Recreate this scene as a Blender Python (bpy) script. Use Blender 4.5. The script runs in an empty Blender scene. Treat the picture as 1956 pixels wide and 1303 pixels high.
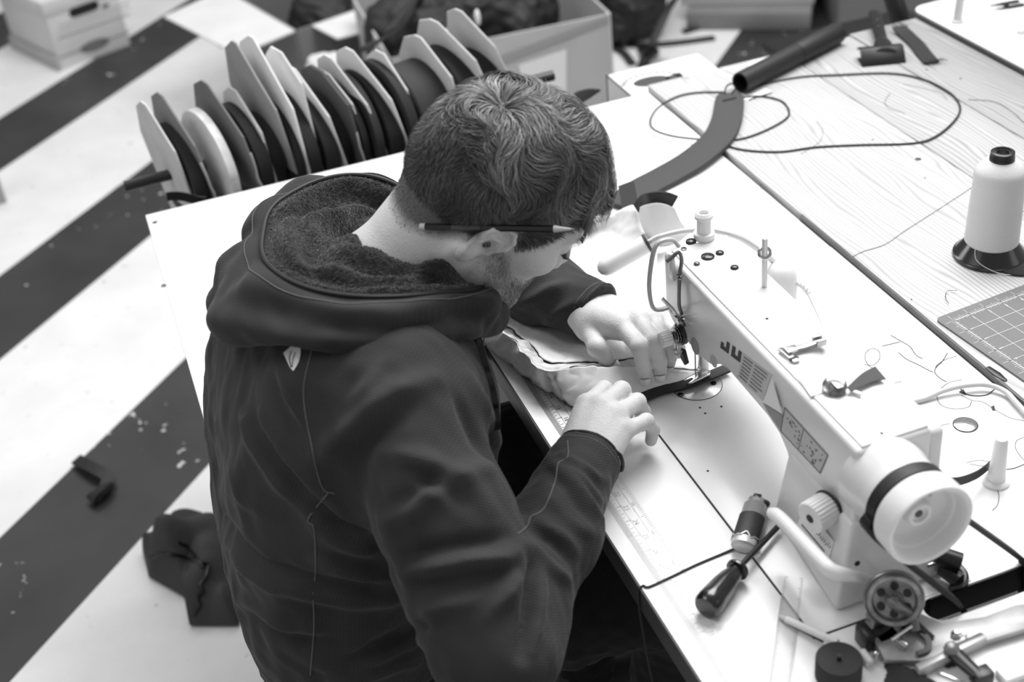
import bpy, bmesh, math, random
import numpy as np
from mathutils import Vector, Matrix
random.seed(7); rng = np.random.default_rng(7)
SC = bpy.context.scene; COL = SC.collection

# ------------------------------------------------------------------ camera
YAW, PIT, ROL = np.radians([16.194, 34.016, -6.624]); FPX = 2569.5
CAM = np.array([0., 0., 1.736])
cf = np.array([np.sin(YAW)*np.cos(PIT), np.cos(YAW)*np.cos(PIT), -np.sin(PIT)])
_r = np.array([np.cos(YAW), -np.sin(YAW), 0.]); _u = np.cross(_r, cf)
cr = np.cos(ROL)*_r + np.sin(ROL)*_u; cu = -np.sin(ROL)*_r + np.cos(ROL)*_u
cd = bpy.data.cameras.new('camera'); cam = bpy.data.objects.new('camera', cd); COL.objects.link(cam)
cam.matrix_world = Matrix([[cr[i], cu[i], -cf[i], CAM[i]] for i in range(3)] + [[0, 0, 0, 1]])
cd.sensor_fit = 'HORIZONTAL'; cd.sensor_width = 36; cd.lens = FPX/1956*36; cd.clip_start = .02
cd.dof.use_dof = True; cd.dof.focus_distance = 1.60; cd.dof.aperture_fstop = 4.0
SC.camera = cam

# ------------------------------------------------------------------ light
w = bpy.data.worlds.new('world'); SC.world = w; w.use_nodes = True
w.node_tree.nodes['Background'].inputs[0].default_value = (1, 1, 1, 1)
w.node_tree.nodes['Background'].inputs[1].default_value = .48
def area(name, loc, target, size, power):
    l = bpy.data.lights.new(name, 'AREA'); l.shape = 'RECTANGLE'; l.size, l.size_y = size; l.energy = power
    o = bpy.data.objects.new(name, l); COL.objects.link(o); o.location = loc
    o.rotation_euler = (Vector(target)-Vector(loc)).to_track_quat('-Z', 'Y').to_euler()
area('ceiling_or_fill_lamp', (1.6, 2.2, 3.3), (.7, 1.3, .7), (2.2, 1.6), 172)
area('window_light', (3.6, -.6, 2.4), (.5, 1.2, .6), (2.4, 1.8), 16)
area('ceiling_or_fill_lamp', (.2, 4.6, 3.3), (.2, 4.2, 0), (2.4, 1.2), 60)
area('ceiling_or_fill_lamp', (-1.3, 1.6, 3.3), (-.8, 1.8, 0), (1.6, 1.2), 32)  # fill lamp added without a known source, brightens the left floor
SC.view_settings.view_transform = 'Standard'; SC.view_settings.look = 'None'
SC.view_settings.exposure = -.42; SC.view_settings.gamma = 1; SC.view_settings.use_curve_mapping = False

# ------------------------------------------------------------------ measuring helpers (photo -> place)
V3 = lambda *a: np.array(a, float)
def ray(x, y): return cf + cr*(x-978)/FPX - cu*(y-651.5)/FPX
def T(x, y, z=.75):
    d = ray(x, y); return CAM + d*((z-CAM[2])/d[2])
def PX(x, y, ax, val):
    d = ray(x, y); return CAM + d*((val-CAM[ax])/d[ax])
def DP(x, y, t): return CAM + ray(x, y)*t
def proj(p):
    q = np.asarray(p)-CAM; z = q@cf
    return np.stack([978+FPX*(q@cr)/z, 651.5-FPX*(q@cu)/z], -1)
def nrm(v): v = np.asarray(v, float); return v/np.linalg.norm(v)

# ------------------------------------------------------------------ materials (everything in the photo is grey)
def lin(s): s = s/255; return s/12.92 if s <= .04045 else ((s+.055)/1.055)**2.4
MATS = {}
def M(name, g=128, rough=.6, metal=0., bump=None, var=None, coat=0., spec=.5, sheen=0., alpha=1., trans=0.):
    if name in MATS: return MATS[name]
    m = bpy.data.materials.new(name); m.use_nodes = True; nt = m.node_tree; b = nt.nodes['Principled BSDF']
    c = lin(g); b.inputs['Base Color'].default_value = (c, c, c, 1)
    b.inputs['Roughness'].default_value = rough; b.inputs['Metallic'].default_value = metal
    b.inputs['Specular IOR Level'].default_value = spec
    if coat: b.inputs['Coat Weight'].default_value = coat; b.inputs['Coat Roughness'].default_value = .15
    if sheen: b.inputs['Sheen Weight'].default_value = sheen; b.inputs['Sheen Roughness'].default_value = .4
    if trans: b.inputs['Transmission Weight'].default_value = trans
    if alpha < 1: b.inputs['Alpha'].default_value = alpha
    tc = nt.nodes.new('ShaderNodeTexCoord')
    if var:   # (scale, amount, stretch)
        n = nt.nodes.new('ShaderNodeTexNoise'); n.inputs['Scale'].default_value = var[0]; n.inputs['Detail'].default_value = 4
        mp = nt.nodes.new('ShaderNodeMapping'); mp.inputs['Scale'].default_value = var[2] if len(var) > 2 else (1, 1, 1)
        nt.links.new(tc.outputs['Object'], mp.inputs[0]); nt.links.new(mp.outputs[0], n.inputs['Vector'])
        r = nt.nodes.new('ShaderNodeMapRange'); r.inputs[1].default_value = .3; r.inputs[2].default_value = .7
        r.inputs[3].default_value = c*(1-var[1]); r.inputs[4].default_value = c*(1+var[1]*.6)
        nt.links.new(n.outputs[0], r.inputs[0]); nt.links.new(r.outputs[0], b.inputs['Base Color'])
    if bump:  # (scale, strength, distance)
        n = nt.nodes.new('ShaderNodeTexNoise'); n.inputs['Scale'].default_value = bump[0]; n.inputs['Detail'].default_value = 3
        nt.links.new(tc.outputs['Object'], n.inputs['Vector'])
        bp = nt.nodes.new('ShaderNodeBump'); bp.inputs['Strength'].default_value = bump[1]; bp.inputs['Distance'].default_value = bump[2] if len(bump) > 2 else .001
        nt.links.new(n.outputs[0], bp.inputs['Height']); nt.links.new(bp.outputs[0], b.inputs['Normal'])
    MATS[name] = m; return m
def nodes_of(m): return m.node_tree, m.node_tree.nodes['Principled BSDF']
def mth(nt, op, a, b=None, clamp=False):
    n = nt.nodes.new('ShaderNodeMath'); n.operation = op; n.use_clamp = clamp
    for i, v in enumerate((a, b)):
        if v is None: continue
        if isinstance(v, (int, float)): n.inputs[i].default_value = v
        else: nt.links.new(v, n.inputs[i])
    return n.outputs[0]

# ------------------------------------------------------------------ mesh builder: all coordinates are world coordinates
class MB:
    def __init__(s): s.v = []; s.f = []
    def add(s, v, f):
        o = len(s.v); s.v += [tuple(map(float, p)) for p in v]; s.f += [tuple(o+i for i in q) for q in f]; return s
    def box(s, lo, hi, R=None, c=None):
        p = np.array([[x, y, z] for z in (lo[2], hi[2]) for y in (lo[1], hi[1]) for x in (lo[0], hi[0])], float)
        if R is not None: p = p@np.asarray(R)
        if c is not None: p = p + np.asarray(c)
        return s.add(p, [(0, 2, 3, 1), (4, 5, 7, 6), (0, 1, 5, 4), (2, 6, 7, 3), (0, 4, 6, 2), (1, 3, 7, 5)])
    def prism(s, poly, o, ux, uy, d):
        """polygon (2D) in plane o+ux*a+uy*b, extruded by vector d"""
        o, ux, uy, d = map(lambda q: np.asarray(q, float), (o, ux, uy, d))
        P = [o+ux*a+uy*b for a, b in poly]; n = len(P)
        if np.dot(np.cross(ux, uy), d) > 0: P = P[::-1] if poly_area(poly) < 0 else P
        else: P = P[::-1] if poly_area(poly) > 0 else P
        return s.add(P + [p+d for p in P], [tuple(range(n))[::-1], tuple(range(n, 2*n))] + [(i, (i+1) % n, n+(i+1) % n, n+i) for i in range(n)])
    def tube(s, path, rad, n=8, closed=False, flat=1., up=None, cap=True):
        P = np.asarray(path, float); m = len(P); rad = np.broadcast_to(np.asarray(rad, float), (m,))
        t = np.gradient(P, axis=0) if not closed else np.roll(P, -1, 0)-np.roll(P, 1, 0)
        t /= np.linalg.norm(t, axis=1)[:, None]+1e-12
        a = np.array(up if up is not None else ((0, 0, 1) if abs(t[0][2]) < .9 else (1, 0, 0)), float)
        rings = []
        for i in range(m):
            a = a - t[i]*(a@t[i]); a /= np.linalg.norm(a)+1e-12; b = np.cross(t[i], a)
            ang = np.arange(n)*2*np.pi/n
            rings.append(P[i] + rad[i]*(np.cos(ang)[:, None]*b + np.sin(ang)[:, None]*a*flat))
            if up is not None: a = np.array(up, float)
        f = []
        for i in range(m if closed else m-1):
            j = (i+1) % m
            f += [(i*n+k, i*n+(k+1) % n, j*n+(k+1) % n, j*n+k) for k in range(n)]
        if not closed and cap: f += [tuple(range(n))[::-1], tuple((m-1)*n+k for k in range(n))]
        return s.add(np.concatenate(rings), f)
    def lathe(s, prof, o, ax, n=32, closed=False):
        """profile [(r, h)] around axis ax through o"""
        ax = nrm(ax); e1 = nrm(np.cross(ax, (0, 0, 1) if abs(ax[2]) < .9 else (1, 0, 0))); e2 = np.cross(ax, e1)
        ang = np.arange(n)*2*np.pi/n; v = []; f = []
        for r, h in prof:
            r = max(r, 1e-5); v += list(np.asarray(o)+ax*h+r*(np.cos(ang)[:, None]*e1+np.sin(ang)[:, None]*e2))
        m = len(prof)
        for i in range(m if closed else m-1):
            j = (i+1) % m; f += [(i*n+k, i*n+(k+1) % n, j*n+(k+1) % n, j*n+k) for k in range(n)]
        if not closed: f += [tuple(range(n))[::-1], tuple((m-1)*n+k for k in range(n))]
        return s.add(v, f)
    def grid(s, G):
        """grid of points (m, n, 3)"""
        G = np.asarray(G); m, n = G.shape[:2]
        return s.add(G.reshape(-1, 3), [(i*n+j, i*n+j+1, (i+1)*n+j+1, (i+1)*n+j) for i in range(m-1) for j in range(n-1)])
    def ball(s, c, r, n=12, R=None):
        r = np.broadcast_to(np.asarray(r, float), (3,)); v = []; m = n//2+1
        for i in range(m):
            t = math.pi*i/(m-1)
            for k in range(n):
                q = 2*math.pi*k/n; v.append([r[0]*math.sin(t)*math.cos(q), r[1]*math.sin(t)*math.sin(q), r[2]*math.cos(t)])
        v = np.array(v)
        if R is not None: v = v@np.asarray(R)
        return s.add(v+np.asarray(c), [(i*n+k, (i+1)*n+k, (i+1)*n+(k+1) % n, i*n+(k+1) % n) for i in range(m-1) for k in range(n)])
def poly_area(p): return sum(p[i][0]*p[(i+1) % len(p)][1]-p[(i+1) % len(p)][0]*p[i][1] for i in range(len(p)))/2

ORG = {}
def tag(o, label=None, cat=None, group=None, kind=None):
    for k, v in (('label', label), ('category', cat), ('group', group), ('kind', kind)):
        if v: o[k] = v
    return o
def E(name, loc, label, cat, group=None, kind=None):
    o = bpy.data.objects.new(name, None); COL.objects.link(o); o.location = loc; o.empty_display_size = .05
    ORG[o.name] = np.asarray(loc, float); return tag(o, label, cat, group, kind)
def mesh_from(name, v, f): 
    me = bpy.data.meshes.new(name); me.from_pydata([tuple(p) for p in v], [], [tuple(q) for q in f]); me.validate(); return me
def O(name, mb, mat, parent=None, bevel=0, seg=2, sharp=38, label=None, cat=None, group=None, kind=None, solid=0, sub=0):
    v = np.asarray(mb.v, float)
    if parent is not None: org = ORG[parent.name]
    else:
        lo, hi = v.min(0), v.max(0); org = np.array([(lo[0]+hi[0])/2, (lo[1]+hi[1])/2, lo[2]])
    me = mesh_from(name, v-org, mb.f)
    if bevel or sharp:
        bm = bmesh.new(); bm.from_mesh(me)
        bmesh.ops.remove_doubles(bm, verts=bm.verts, dist=2e-6)
        bmesh.ops.recalc_face_normals(bm, faces=bm.faces)
        if bevel:
            es = [e for e in bm.edges if len(e.link_faces) == 2 and e.calc_face_angle(0) > math.radians(30)]
            bmesh.ops.bevel(bm, geom=es, offset=bevel, segments=seg, profile=.5, affect='EDGES', clamp_overlap=True)
        bm.to_mesh(me); bm.free()
    for p in me.polygons: p.use_smooth = True
    if sharp: me.set_sharp_from_angle(angle=math.radians(sharp))
    o = bpy.data.objects.new(name, me); COL.objects.link(o)
    me.materials.append(mat); ORG[o.name] = org
    if parent is not None: o.parent = parent
    else: o.location = org
    if solid:
        md = o.modifiers.new('thick', 'SOLIDIFY'); md.thickness = solid; md.offset = 0
    if sub:
        md = o.modifiers.new('sub', 'SUBSURF'); md.levels = sub; md.render_levels = sub
    return tag(o, label, cat, group, kind)
def spline(pts, n=60, closed=False):
    P = np.asarray(pts, float); m = len(P)
    if closed: Q = np.concatenate([P[-1:], P, P[:2]]); segs = m
    else: Q = np.concatenate([2*P[:1]-P[1:2], P, 2*P[-1:]-P[-2:-1]]); segs = m-1
    t = np.linspace(0, segs, n, endpoint=not closed); i = np.minimum(t.astype(int), segs-1); u = (t-i)[:, None]
    a, b, c, d = Q[i], Q[i+1], Q[i+2], Q[i+3]
    return .5*((2*b)+(c-a)*u+(2*a-5*b+4*c-d)*u**2+(3*b-a-3*c+d)*u**3)
def text_mb(s, size, o, ux, uy, off=0):
    c = bpy.data.curves.new('t', 'FONT'); c.body = s; c.size = size; ob = bpy.data.objects.new('t', c); COL.objects.link(ob)
    dg = bpy.context.evaluated_depsgraph_get(); me = bpy.data.meshes.new_from_object(ob.evaluated_get(dg))
    mb = MB(); mb.add([np.asarray(o)+np.asarray(ux)*v.co[0]+np.asarray(uy)*v.co[1] for v in me.vertices], [tuple(p.vertices) for p in me.polygons])
    bpy.data.objects.remove(ob); bpy.data.curves.remove(c); bpy.data.meshes.remove(me); return mb

# ------------------------------------------------------------------ sparse surface nets for rounded bodies
def sd_cone(p, a, b, ra, rb):
    a = np.asarray(a, np.float32); b = np.asarray(b, np.float32); d = b-a
    h = np.clip(((p-a)@d)/(d@d+1e-12), 0, 1); q = p-a-h[..., None]*d
    return np.sqrt((q*q).sum(-1))-(ra+(rb-ra)*h)
def sd_ell(p, c, r, R=None):
    q = p-np.asarray(c, np.float32)
    if R is not None: q = q@np.asarray(R, np.float32).T
    r = np.asarray(r, np.float32); k0 = np.sqrt(((q/r)**2).sum(-1)); k1 = np.sqrt(((q/(r*r))**2).sum(-1))
    return k0*(k0-1)/np.maximum(k1, 1e-6)
def smin(a, b, k):
    h = np.maximum(k-np.abs(a-b), 0)/k; return np.minimum(a, b)-h*h*k*.25
def smax(a, b, k): return -smin(-a, -b, k)
def nets(fn, lo, hi, h, margin=1.7):
    B = 8; lo = np.asarray(lo, float); nb = np.ceil((np.asarray(hi)-lo)/(B*h)).astype(int)
    g = np.stack(np.meshgrid(*[np.arange(n) for n in nb], indexing='ij'), -1).reshape(-1, 3)
    d = fn((lo+(g+.5)*B*h).astype(np.float32)); g = g[np.abs(d) < B*h*.87*margin]
    oo = np.stack(np.meshgrid(*[np.arange(B+1)]*3, indexing='ij'), -1).reshape(-1, 3)
    N = nb*B+2; key = lambda c: (c[..., 0]*N[1]+c[..., 1])*N[2]+c[..., 2]
    VK, VP, FQ = [], [], []
    cor = np.array([[i, j, k] for i in (0, 1) for j in (0, 1) for k in (0, 1)])
    for s in range(0, len(g), 600):
        gb = g[s:s+600]; idx = gb[:, None, :]*B+oo[None]
        D = fn((lo+idx*h).astype(np.float32)).reshape(-1, B+1, B+1, B+1)
        S = D < 0
        cs = [D[:, i:i+B, j:j+B, k:k+B] for i, j, k in cor]
        ss = sum((c < 0).astype(np.int8) for c in cs)
        w_ = np.argwhere((ss > 0) & (ss < 8))
        if not len(w_): continue
        dv = np.stack([c[tuple(w_.T)] for c in cs], -1)
        acc = np.zeros((len(w_), 3)); cnt = np.zeros(len(w_))
        for a in range(8):
            for bb in range(a+1, 8):
                if np.abs(cor[a]-cor[bb]).sum() != 1: continue
                da, db = dv[:, a], dv[:, bb]; mk = (da < 0) != (db < 0)
                t = np.where(mk, da/np.where(mk, da-db, 1), 0)
                acc += np.where(mk[:, None], cor[a]+(cor[bb]-cor[a])*t[:, None], 0); cnt += mk
        cell = gb[w_[:, 0]]*B+w_[:, 1:]
        VK.append(key(cell)); VP.append(lo+(cell+acc/cnt[:, None])*h)
        for ax in range(3):
            sl = [slice(None)]+[slice(0, B)]*3; s2 = list(sl); s2[ax+1] = slice(1, B+1)
            A, Bq = S[tuple(sl)], S[tuple(s2)]
            e = np.argwhere(A != Bq); c = gb[e[:, 0]]*B+e[:, 1:]
            u_, v_ = (ax+1) % 3, (ax+2) % 3; du = np.zeros(3, int); du[u_] = 1; dv_ = np.zeros(3, int); dv_[v_] = 1
            q = np.stack([key(c-du-dv_), key(c-dv_), key(c), key(c-du)], -1)
            fl = ~A[tuple(e.T)]; q[fl] = q[fl][:, ::-1]; FQ.append(q)
    VK = np.concatenate(VK); VP = np.concatenate(VP); FQ = np.concatenate(FQ)
    o = np.argsort(VK); VK, VP = VK[o], VP[o]
    i = np.minimum(np.searchsorted(VK, FQ), len(VK)-1); ok = (VK[i] == FQ).all(1)
    return VP, i[ok]
def fast_mesh(name, v, f, mat, parent, kind=None, label=None):
    me = bpy.data.meshes.new(name); v = np.asarray(v, np.float64)-ORG[parent.name]; f = np.asarray(f); k = f.shape[1]
    me.vertices.add(len(v)); me.vertices.foreach_set('co', v.astype(np.float32).ravel())
    me.loops.add(f.size); me.loops.foreach_set('vertex_index', f.astype(np.int32).ravel())
    me.polygons.add(len(f)); me.polygons.foreach_set('loop_start', np.arange(0, f.size, k, dtype=np.int32))
    me.update(calc_edges=True); me.polygons.foreach_set('use_smooth', np.ones(len(f), bool))
    me.materials.append(mat); o = bpy.data.objects.new(name, me); COL.objects.link(o); o.parent = parent; ORG[o.name] = ORG[parent.name]
    return tag(o, label, None, None, kind)
def vattr(o, name, vals):
    a = o.data.attributes.new(name, 'FLOAT', 'POINT'); a.data.foreach_set('value', np.asarray(vals, np.float32))
# ================================================================== setting
def stripes_mat():
    m = M('painted_floor', 225, .45); nt, b = nodes_of(m)
    tc = nt.nodes.new('ShaderNodeTexCoord'); sx = nt.nodes.new('ShaderNodeSeparateXYZ'); nt.links.new(tc.outputs['Object'], sx.inputs[0])
    a = math.radians(43.36)
    n = mth(nt, 'SUBTRACT', mth(nt, 'MULTIPLY', sx.outputs[0], math.cos(a)), mth(nt, 'MULTIPLY', sx.outputs[1], math.sin(a)))
    fr = mth(nt, 'FRACT', mth(nt, 'ADD', mth(nt, 'DIVIDE', mth(nt, 'ADD', n, 1.90), .737), 20))
    dark = mth(nt, 'LESS_THAN', fr, .388)
    def noise(scale, detail=5, rough=.6):
        k = nt.nodes.new('ShaderNodeTexNoise'); k.inputs['Scale'].default_value = scale; k.inputs['Detail'].default_value = detail
        k.inputs['Roughness'].default_value = rough; nt.links.new(tc.outputs['Object'], k.inputs['Vector']); return k.outputs[0]
    chip = mth(nt, 'MULTIPLY', mth(nt, 'GREATER_THAN', noise(26, 3), .66), mth(nt, 'GREATER_THAN', noise(2.6, 2), .55))
    scuff = mth(nt, 'GREATER_THAN', noise(60, 3), .735)
    dk = mth(nt, 'ADD', .027, mth(nt, 'MULTIPLY', mth(nt, 'ADD', mth(nt, 'MULTIPLY', chip, .5), mth(nt, 'MULTIPLY', scuff, .05)), 1.0))
    dk = mth(nt, 'ADD', dk, mth(nt, 'MULTIPLY', mth(nt, 'SUBTRACT', noise(3.5), .5), .05))
    sc2 = mth(nt, 'MULTIPLY', mth(nt, 'GREATER_THAN', noise(32, 4), .68), .3)
    wt = mth(nt, 'SUBTRACT', mth(nt, 'ADD', .74, mth(nt, 'MULTIPLY', mth(nt, 'SUBTRACT', noise(6), .5), .22)), sc2)
    mx = mth(nt, 'ADD', mth(nt, 'MULTIPLY', dark, dk), mth(nt, 'MULTIPLY', mth(nt, 'SUBTRACT', 1, dark), wt))
    nt.links.new(mx, b.inputs['Base Color']); return m
g = MB(); g.grid([[(x, y, 0) for y in np.linspace(-3, 10, 14)] for x in np.linspace(-4, 7, 12)])
fo = O('floor', g, stripes_mat(), kind='structure'); fo.data.transform(Matrix.Translation(fo.location)); fo.location = (0, 0, 0)

def wood_mat(name, seed, base, line):
    m = M(name, 200, .5); nt, b = nodes_of(m)
    tc = nt.nodes.new('ShaderNodeTexCoord'); mp = nt.nodes.new('ShaderNodeMapping')
    mp.inputs['Location'].default_value = (seed*1.7, seed*.6, 0); mp.inputs['Scale'].default_value = (1, .16, 1)
    nt.links.new(tc.outputs['Object'], mp.inputs[0])
    wv = nt.nodes.new('ShaderNodeTexWave'); wv.wave_type = 'BANDS'; wv.bands_direction = 'X'
    wv.inputs['Scale'].default_value = 44; wv.inputs['Distortion'].default_value = 34; wv.inputs['Detail'].default_value = 2.2
    wv.inputs['Detail Scale'].default_value = .35; wv.inputs['Detail Roughness'].default_value = .45; nt.links.new(mp.outputs[0], wv.inputs['Vector'])
    n1 = nt.nodes.new('ShaderNodeTexNoise'); n1.inputs['Scale'].default_value = 5; n1.inputs['Detail'].default_value = 4; nt.links.new(mp.outputs[0], n1.inputs['Vector'])
    mp2 = nt.nodes.new('ShaderNodeMapping'); mp2.inputs['Scale'].default_value = (1, .02, 1); nt.links.new(tc.outputs['Object'], mp2.inputs[0])
    n2 = nt.nodes.new('ShaderNodeTexNoise'); n2.inputs['Scale'].default_value = 420; nt.links.new(mp2.outputs[0], n2.inputs['Vector'])
    s = mth(nt, 'MULTIPLY', mth(nt, 'POWER', wv.outputs[0], 2), n1.outputs[0])
    v = mth(nt, 'SUBTRACT', base, mth(nt, 'MULTIPLY', s, line))
    v = mth(nt, 'ADD', v, mth(nt, 'MULTIPLY', mth(nt, 'SUBTRACT', n1.outputs[0], .5), .34))
    v = mth(nt, 'ADD', v, mth(nt, 'MULTIPLY', mth(nt, 'SUBTRACT', n2.outputs[0], .5), .12))
    nt.links.new(v, b.inputs['Base Color']); return m

WHITE = M('white_laminate', 232, .35, var=(9, .03)); WHITE2 = M('white_paint', 226, .4, var=(12, .05))
EDGE = M('dark_edge_band', 62, .5); STEEL = M('grey_steel', 120, .35, .8); DARK = M('black_metal', 22, .45)
ZT = .75; ZW = .757; ZR = .769
def leg(mb, x, y, zt, s=.022): mb.box((x-s, y-s, 0), (x+s, y+s, zt))

# plywood side table behind the man
t = E('side_table', (.44, 1.7, 0), 'white-topped plywood side table behind the man, in front of the rack', 'table')
O('table_top', MB().box((.002, 1.412, ZT-.004), (.887, 2.022, ZT)), WHITE, t, bevel=.0012)
for k in range(4):
    O('ply_layer', MB().box((.002+.0006*(k % 2), 1.412+.0006*(k % 2), ZT-.0045-.005*(k+1)), (.886, 2.021, ZT-.0045-.005*k-.0004)), M('ply_%d' % (k % 2), (176, 112)[k % 2], .7, var=(40, .15)), t)
for x, y in ((.03, 1.52), (.03, 1.99), (.85, 1.99)):
    mb = MB(); leg(mb, x+.0, y, ZT-.03); O('leg', mb, M('leg_wood', 150, .6), t)
for px in ((405, 771), (313, 546), (296, 425), (868, 262)):
    c = T(*px); O('screw', MB().lathe([(.0042, 0), (.0042, .0006), (.0018, .0007), (.0017, -.0004)], c, (0, 0, 1), 14), STEEL, t)

# sewing table: white top with slot, dark front edging
t = E('sewing_table', (.63, .95, 0), 'white laminate sewing table with dark edging, carrying the sewing machine', 'table')
X0, X1, Y0, Y1 = .3735, .887, .40, 1.4115
SX0, SX1, SY0, SY1 = .607, .86, .7545, .786
mb = MB().box((X0, SY1, ZT-.03), (X1, Y1, ZT)).box((X0, Y0, ZT-.03), (X1, SY0, ZT)).box((SX1, SY0, ZT-.03), (X1, SY1, ZT))
yc = (SY0+SY1)/2; rr = (SY1-SY0)/2
arc = [(SX0+rr+rr*math.cos(a), yc+rr*math.sin(a)) for a in np.linspace(-math.pi/2, -3*math.pi/2, 13)]
mb.prism([(X0, SY0)] + [(SX0+rr, SY0)] + arc[1:-1] + [(SX0+rr, SY1), (X0, SY1)], (0, 0, ZT-.03), (1, 0, 0), (0, 1, 0), (0, 0, .03))
O('table_top', mb, WHITE, t, sharp=30)
O('edge_band', MB().box((X0-.0025, Y0, ZT-.031), (X0-.0002, Y1, ZT-.0006)), EDGE, t, bevel=.0008)
for x, y in ((.42, .45), (.84, .45), (.84, 1.36)):
    mb = MB(); leg(mb, x, y, ZT-.03, .018); O('leg', mb, STEEL, t)
O('cross_bar', MB().box((.5, .45, .2), (.84, .49, .24)), STEEL, t)
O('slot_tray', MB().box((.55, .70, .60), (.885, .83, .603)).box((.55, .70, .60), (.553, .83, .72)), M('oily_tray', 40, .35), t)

SLOT_SHADE = M('slot_shade', 22, .5)  # dark strips on the slot walls, painting the shade inside the slot
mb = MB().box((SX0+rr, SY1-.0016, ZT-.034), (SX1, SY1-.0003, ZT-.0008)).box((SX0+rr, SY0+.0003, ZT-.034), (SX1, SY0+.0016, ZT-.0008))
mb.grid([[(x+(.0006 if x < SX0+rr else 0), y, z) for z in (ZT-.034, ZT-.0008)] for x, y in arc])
O('slot_shade', mb, SLOT_SHADE, t)
# plank table
t = E('plank_table', (1.17, 1.3, 0), 'pale wooden plank table between the two white machine tables', 'table')
PLK = [(.893, 1.1605), (1.1632, 1.3005), (1.3025, 1.4440)]
for i, (a, b) in enumerate(PLK):
    O('plank', MB().box((a, .40, ZW-.034), (b, 2.035+.008*(i == 2), ZW-(.0006 if i == 1 else 0))), wood_mat('pine_%d' % i, i+1, (.55, .44, .38)[i], (.34, .28, .28)[i]), t, bevel=.0008)
O('edge_strip', MB().box((.8885, .40, ZW-.03), (.8925, 1.50, ZW+.0012)), M('grey_edge', 92, .5, var=(30, .2)), t, bevel=.0006)
for x, y in ((.95, .5), (1.4, .5), (.95, 1.95), (1.4, 1.97)):
    mb = MB(); leg(mb, x, y, ZW-.034, .03); O('leg', mb, M('leg_wood', 150, .6), t)
# knots and nail marks in the boards
for px, r in (((1754, 304), .0050), ((1667, 267), .0016), ((1767, 340), .0013), ((1770, 133), .0022), ((1835, 150), .002), ((1453, 352), .0028), ((1741, 572), .0012)):
    c = T(*px, ZW); O('knot', MB().lathe([(r, -.0004), (r, .0003)], c, (0, 0, 1), 12), M('knot', 70, .8), t)

# second machine table at the right edge
t = E('machine_table', (1.75, 1.6, 0), 'second white machine table with rounded corner, at the top right', 'table')
x0, y1, r = 1.4465, 2.068, .028
poly = [(x0, .4), (2.1, .4), (2.1, y1+.03), (x0+r, y1)] + [(x0+r-r*math.sin(a), y1-r+r*math.cos(a)) for a in np.linspace(0, math.pi/2, 9)][1:]
O('table_top', MB().prism(poly, (0, 0, ZR-.004), (1, 0, 0), (0, 1, 0), (0, 0, .004)), M('white_laminate_far', 222, .4, var=(9, .04)), t, bevel=.001)
ins = [((p[0]+.0008), p[1]-.0006) for p in poly]
O('edge_band', MB().prism(ins, (0, 0, ZR-.032), (1, 0, 0), (0, 1, 0), (0, 0, .0278)), M('grey_edge2', 84, .5), t)
c = T(1828, 42, ZR)
O('spool_pin', MB().lathe([(.0105, 0), (.0105, .003), (.0078, .005), (.0068, .09), (.004, .094), (0, .095)], c, nrm((.05, -.02, 1)), 20), M('pin_plastic', 205, .4), t)
c = T(1950, 62, ZR)
O('oil_cap', MB().lathe([(.016, 0), (.016, .0006), (.015, .0008), (.007, .0005), (.007, .003), (.004, .004), (0, .004)], c, (0, 0, 1), 24), M('cap_grey', 190, .4), t)
for x, y in ((1.5, 2.0), (1.5, .5)):
    mb = MB(); leg(mb, x+.1, y, ZR-.03); O('leg', mb, DARK, t)
# room shell beyond the picture
WM = M('wall_paint', 215, .8)
O('wall_back', MB().box((-4, 9.9, 0), (7, 10, 3.6)), WM, kind='structure')
O('wall_left', MB().box((-4.1, -3, 0), (-4, 10, 3.6)), WM, kind='structure')
# ================================================================== sewing machine
ENA = M('white_enamel', 222, .28, coat=.3); PLA = M('white_plastic', 228, .38); CHR = M('chrome', 200, .16, 1.); RUB = M('black_rubber', 26, .55, bump=(300, .2))
IRON = M('oily_iron', 70, .35, .85, var=(60, .4)); INK = M('black_ink', 60, .6); GAP = M('gap_dark', 45, .8); BLK = M('black_plastic', 20, .35)
ZB = .7512; FX = .560; ZTOP = .922
mc = E('sewing_machine', (.585, 1.0, ZT), 'white industrial sewing machine with handwheel on the sewing table', 'sewing machine')
O('bed', MB().box((.4955, .788, ZT+.0001), (.672, 1.30, ZB)), ENA, mc, bevel=.001)
O('bed_gap', MB().box((.4935, .787, ZT+.00005), (.4957, 1.301, ZT+.0003)).box((.4935, .7862, ZT+.00005), (.60, .7882, ZT+.0003)), GAP, mc)
prof = [(.832, .760), (.832, ZTOP), (1.252, ZTOP), (1.252, .842), (1.235, .832), (1.205, .826), (1.165, .824), (1.135, .830), (1.112, .845), (1.09, .851), (1.0, .848), (.976, .842), (.960, .830), (.953, .812), (.952, .760)]
bd = O('arm_body', MB().prism(prof, (FX, 0, 0), (0, 1, 0), (0, 0, 1), (.082, 0, 0)), ENA, mc, bevel=.0055, seg=4)
lo = [(.530, .806), (.655, .806), (.655, .956), (.545, .956)]; hi = [(.5575, .830), (.645, .830), (.645, .9525), (.5575, .9525)]
mb = MB()
for z, q in ((ZB, lo), (ZB+.012, lo), (ZB+.085, hi)): mb.v += [(x, y, z) for x, y in q]
mb.f = [(3, 2, 1, 0), (8, 9, 10, 11)] + [(i*4+k, i*4+(k+1) % 4, i*4+4+(k+1) % 4, i*4+4+k) for i in (0, 1) for k in range(4)]
O('column_base', mb, ENA, mc, bevel=.005, seg=3)
O('rear_cover', MB().box((.640, .838, .77), (.662, .935, .912)), ENA, mc, bevel=.007, seg=3)
O('top_cover', MB().box((.5675, .836, ZTOP-.001), (.640, 1.246, ZTOP+.0022)), ENA, mc, bevel=.0018, seg=3)
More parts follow.
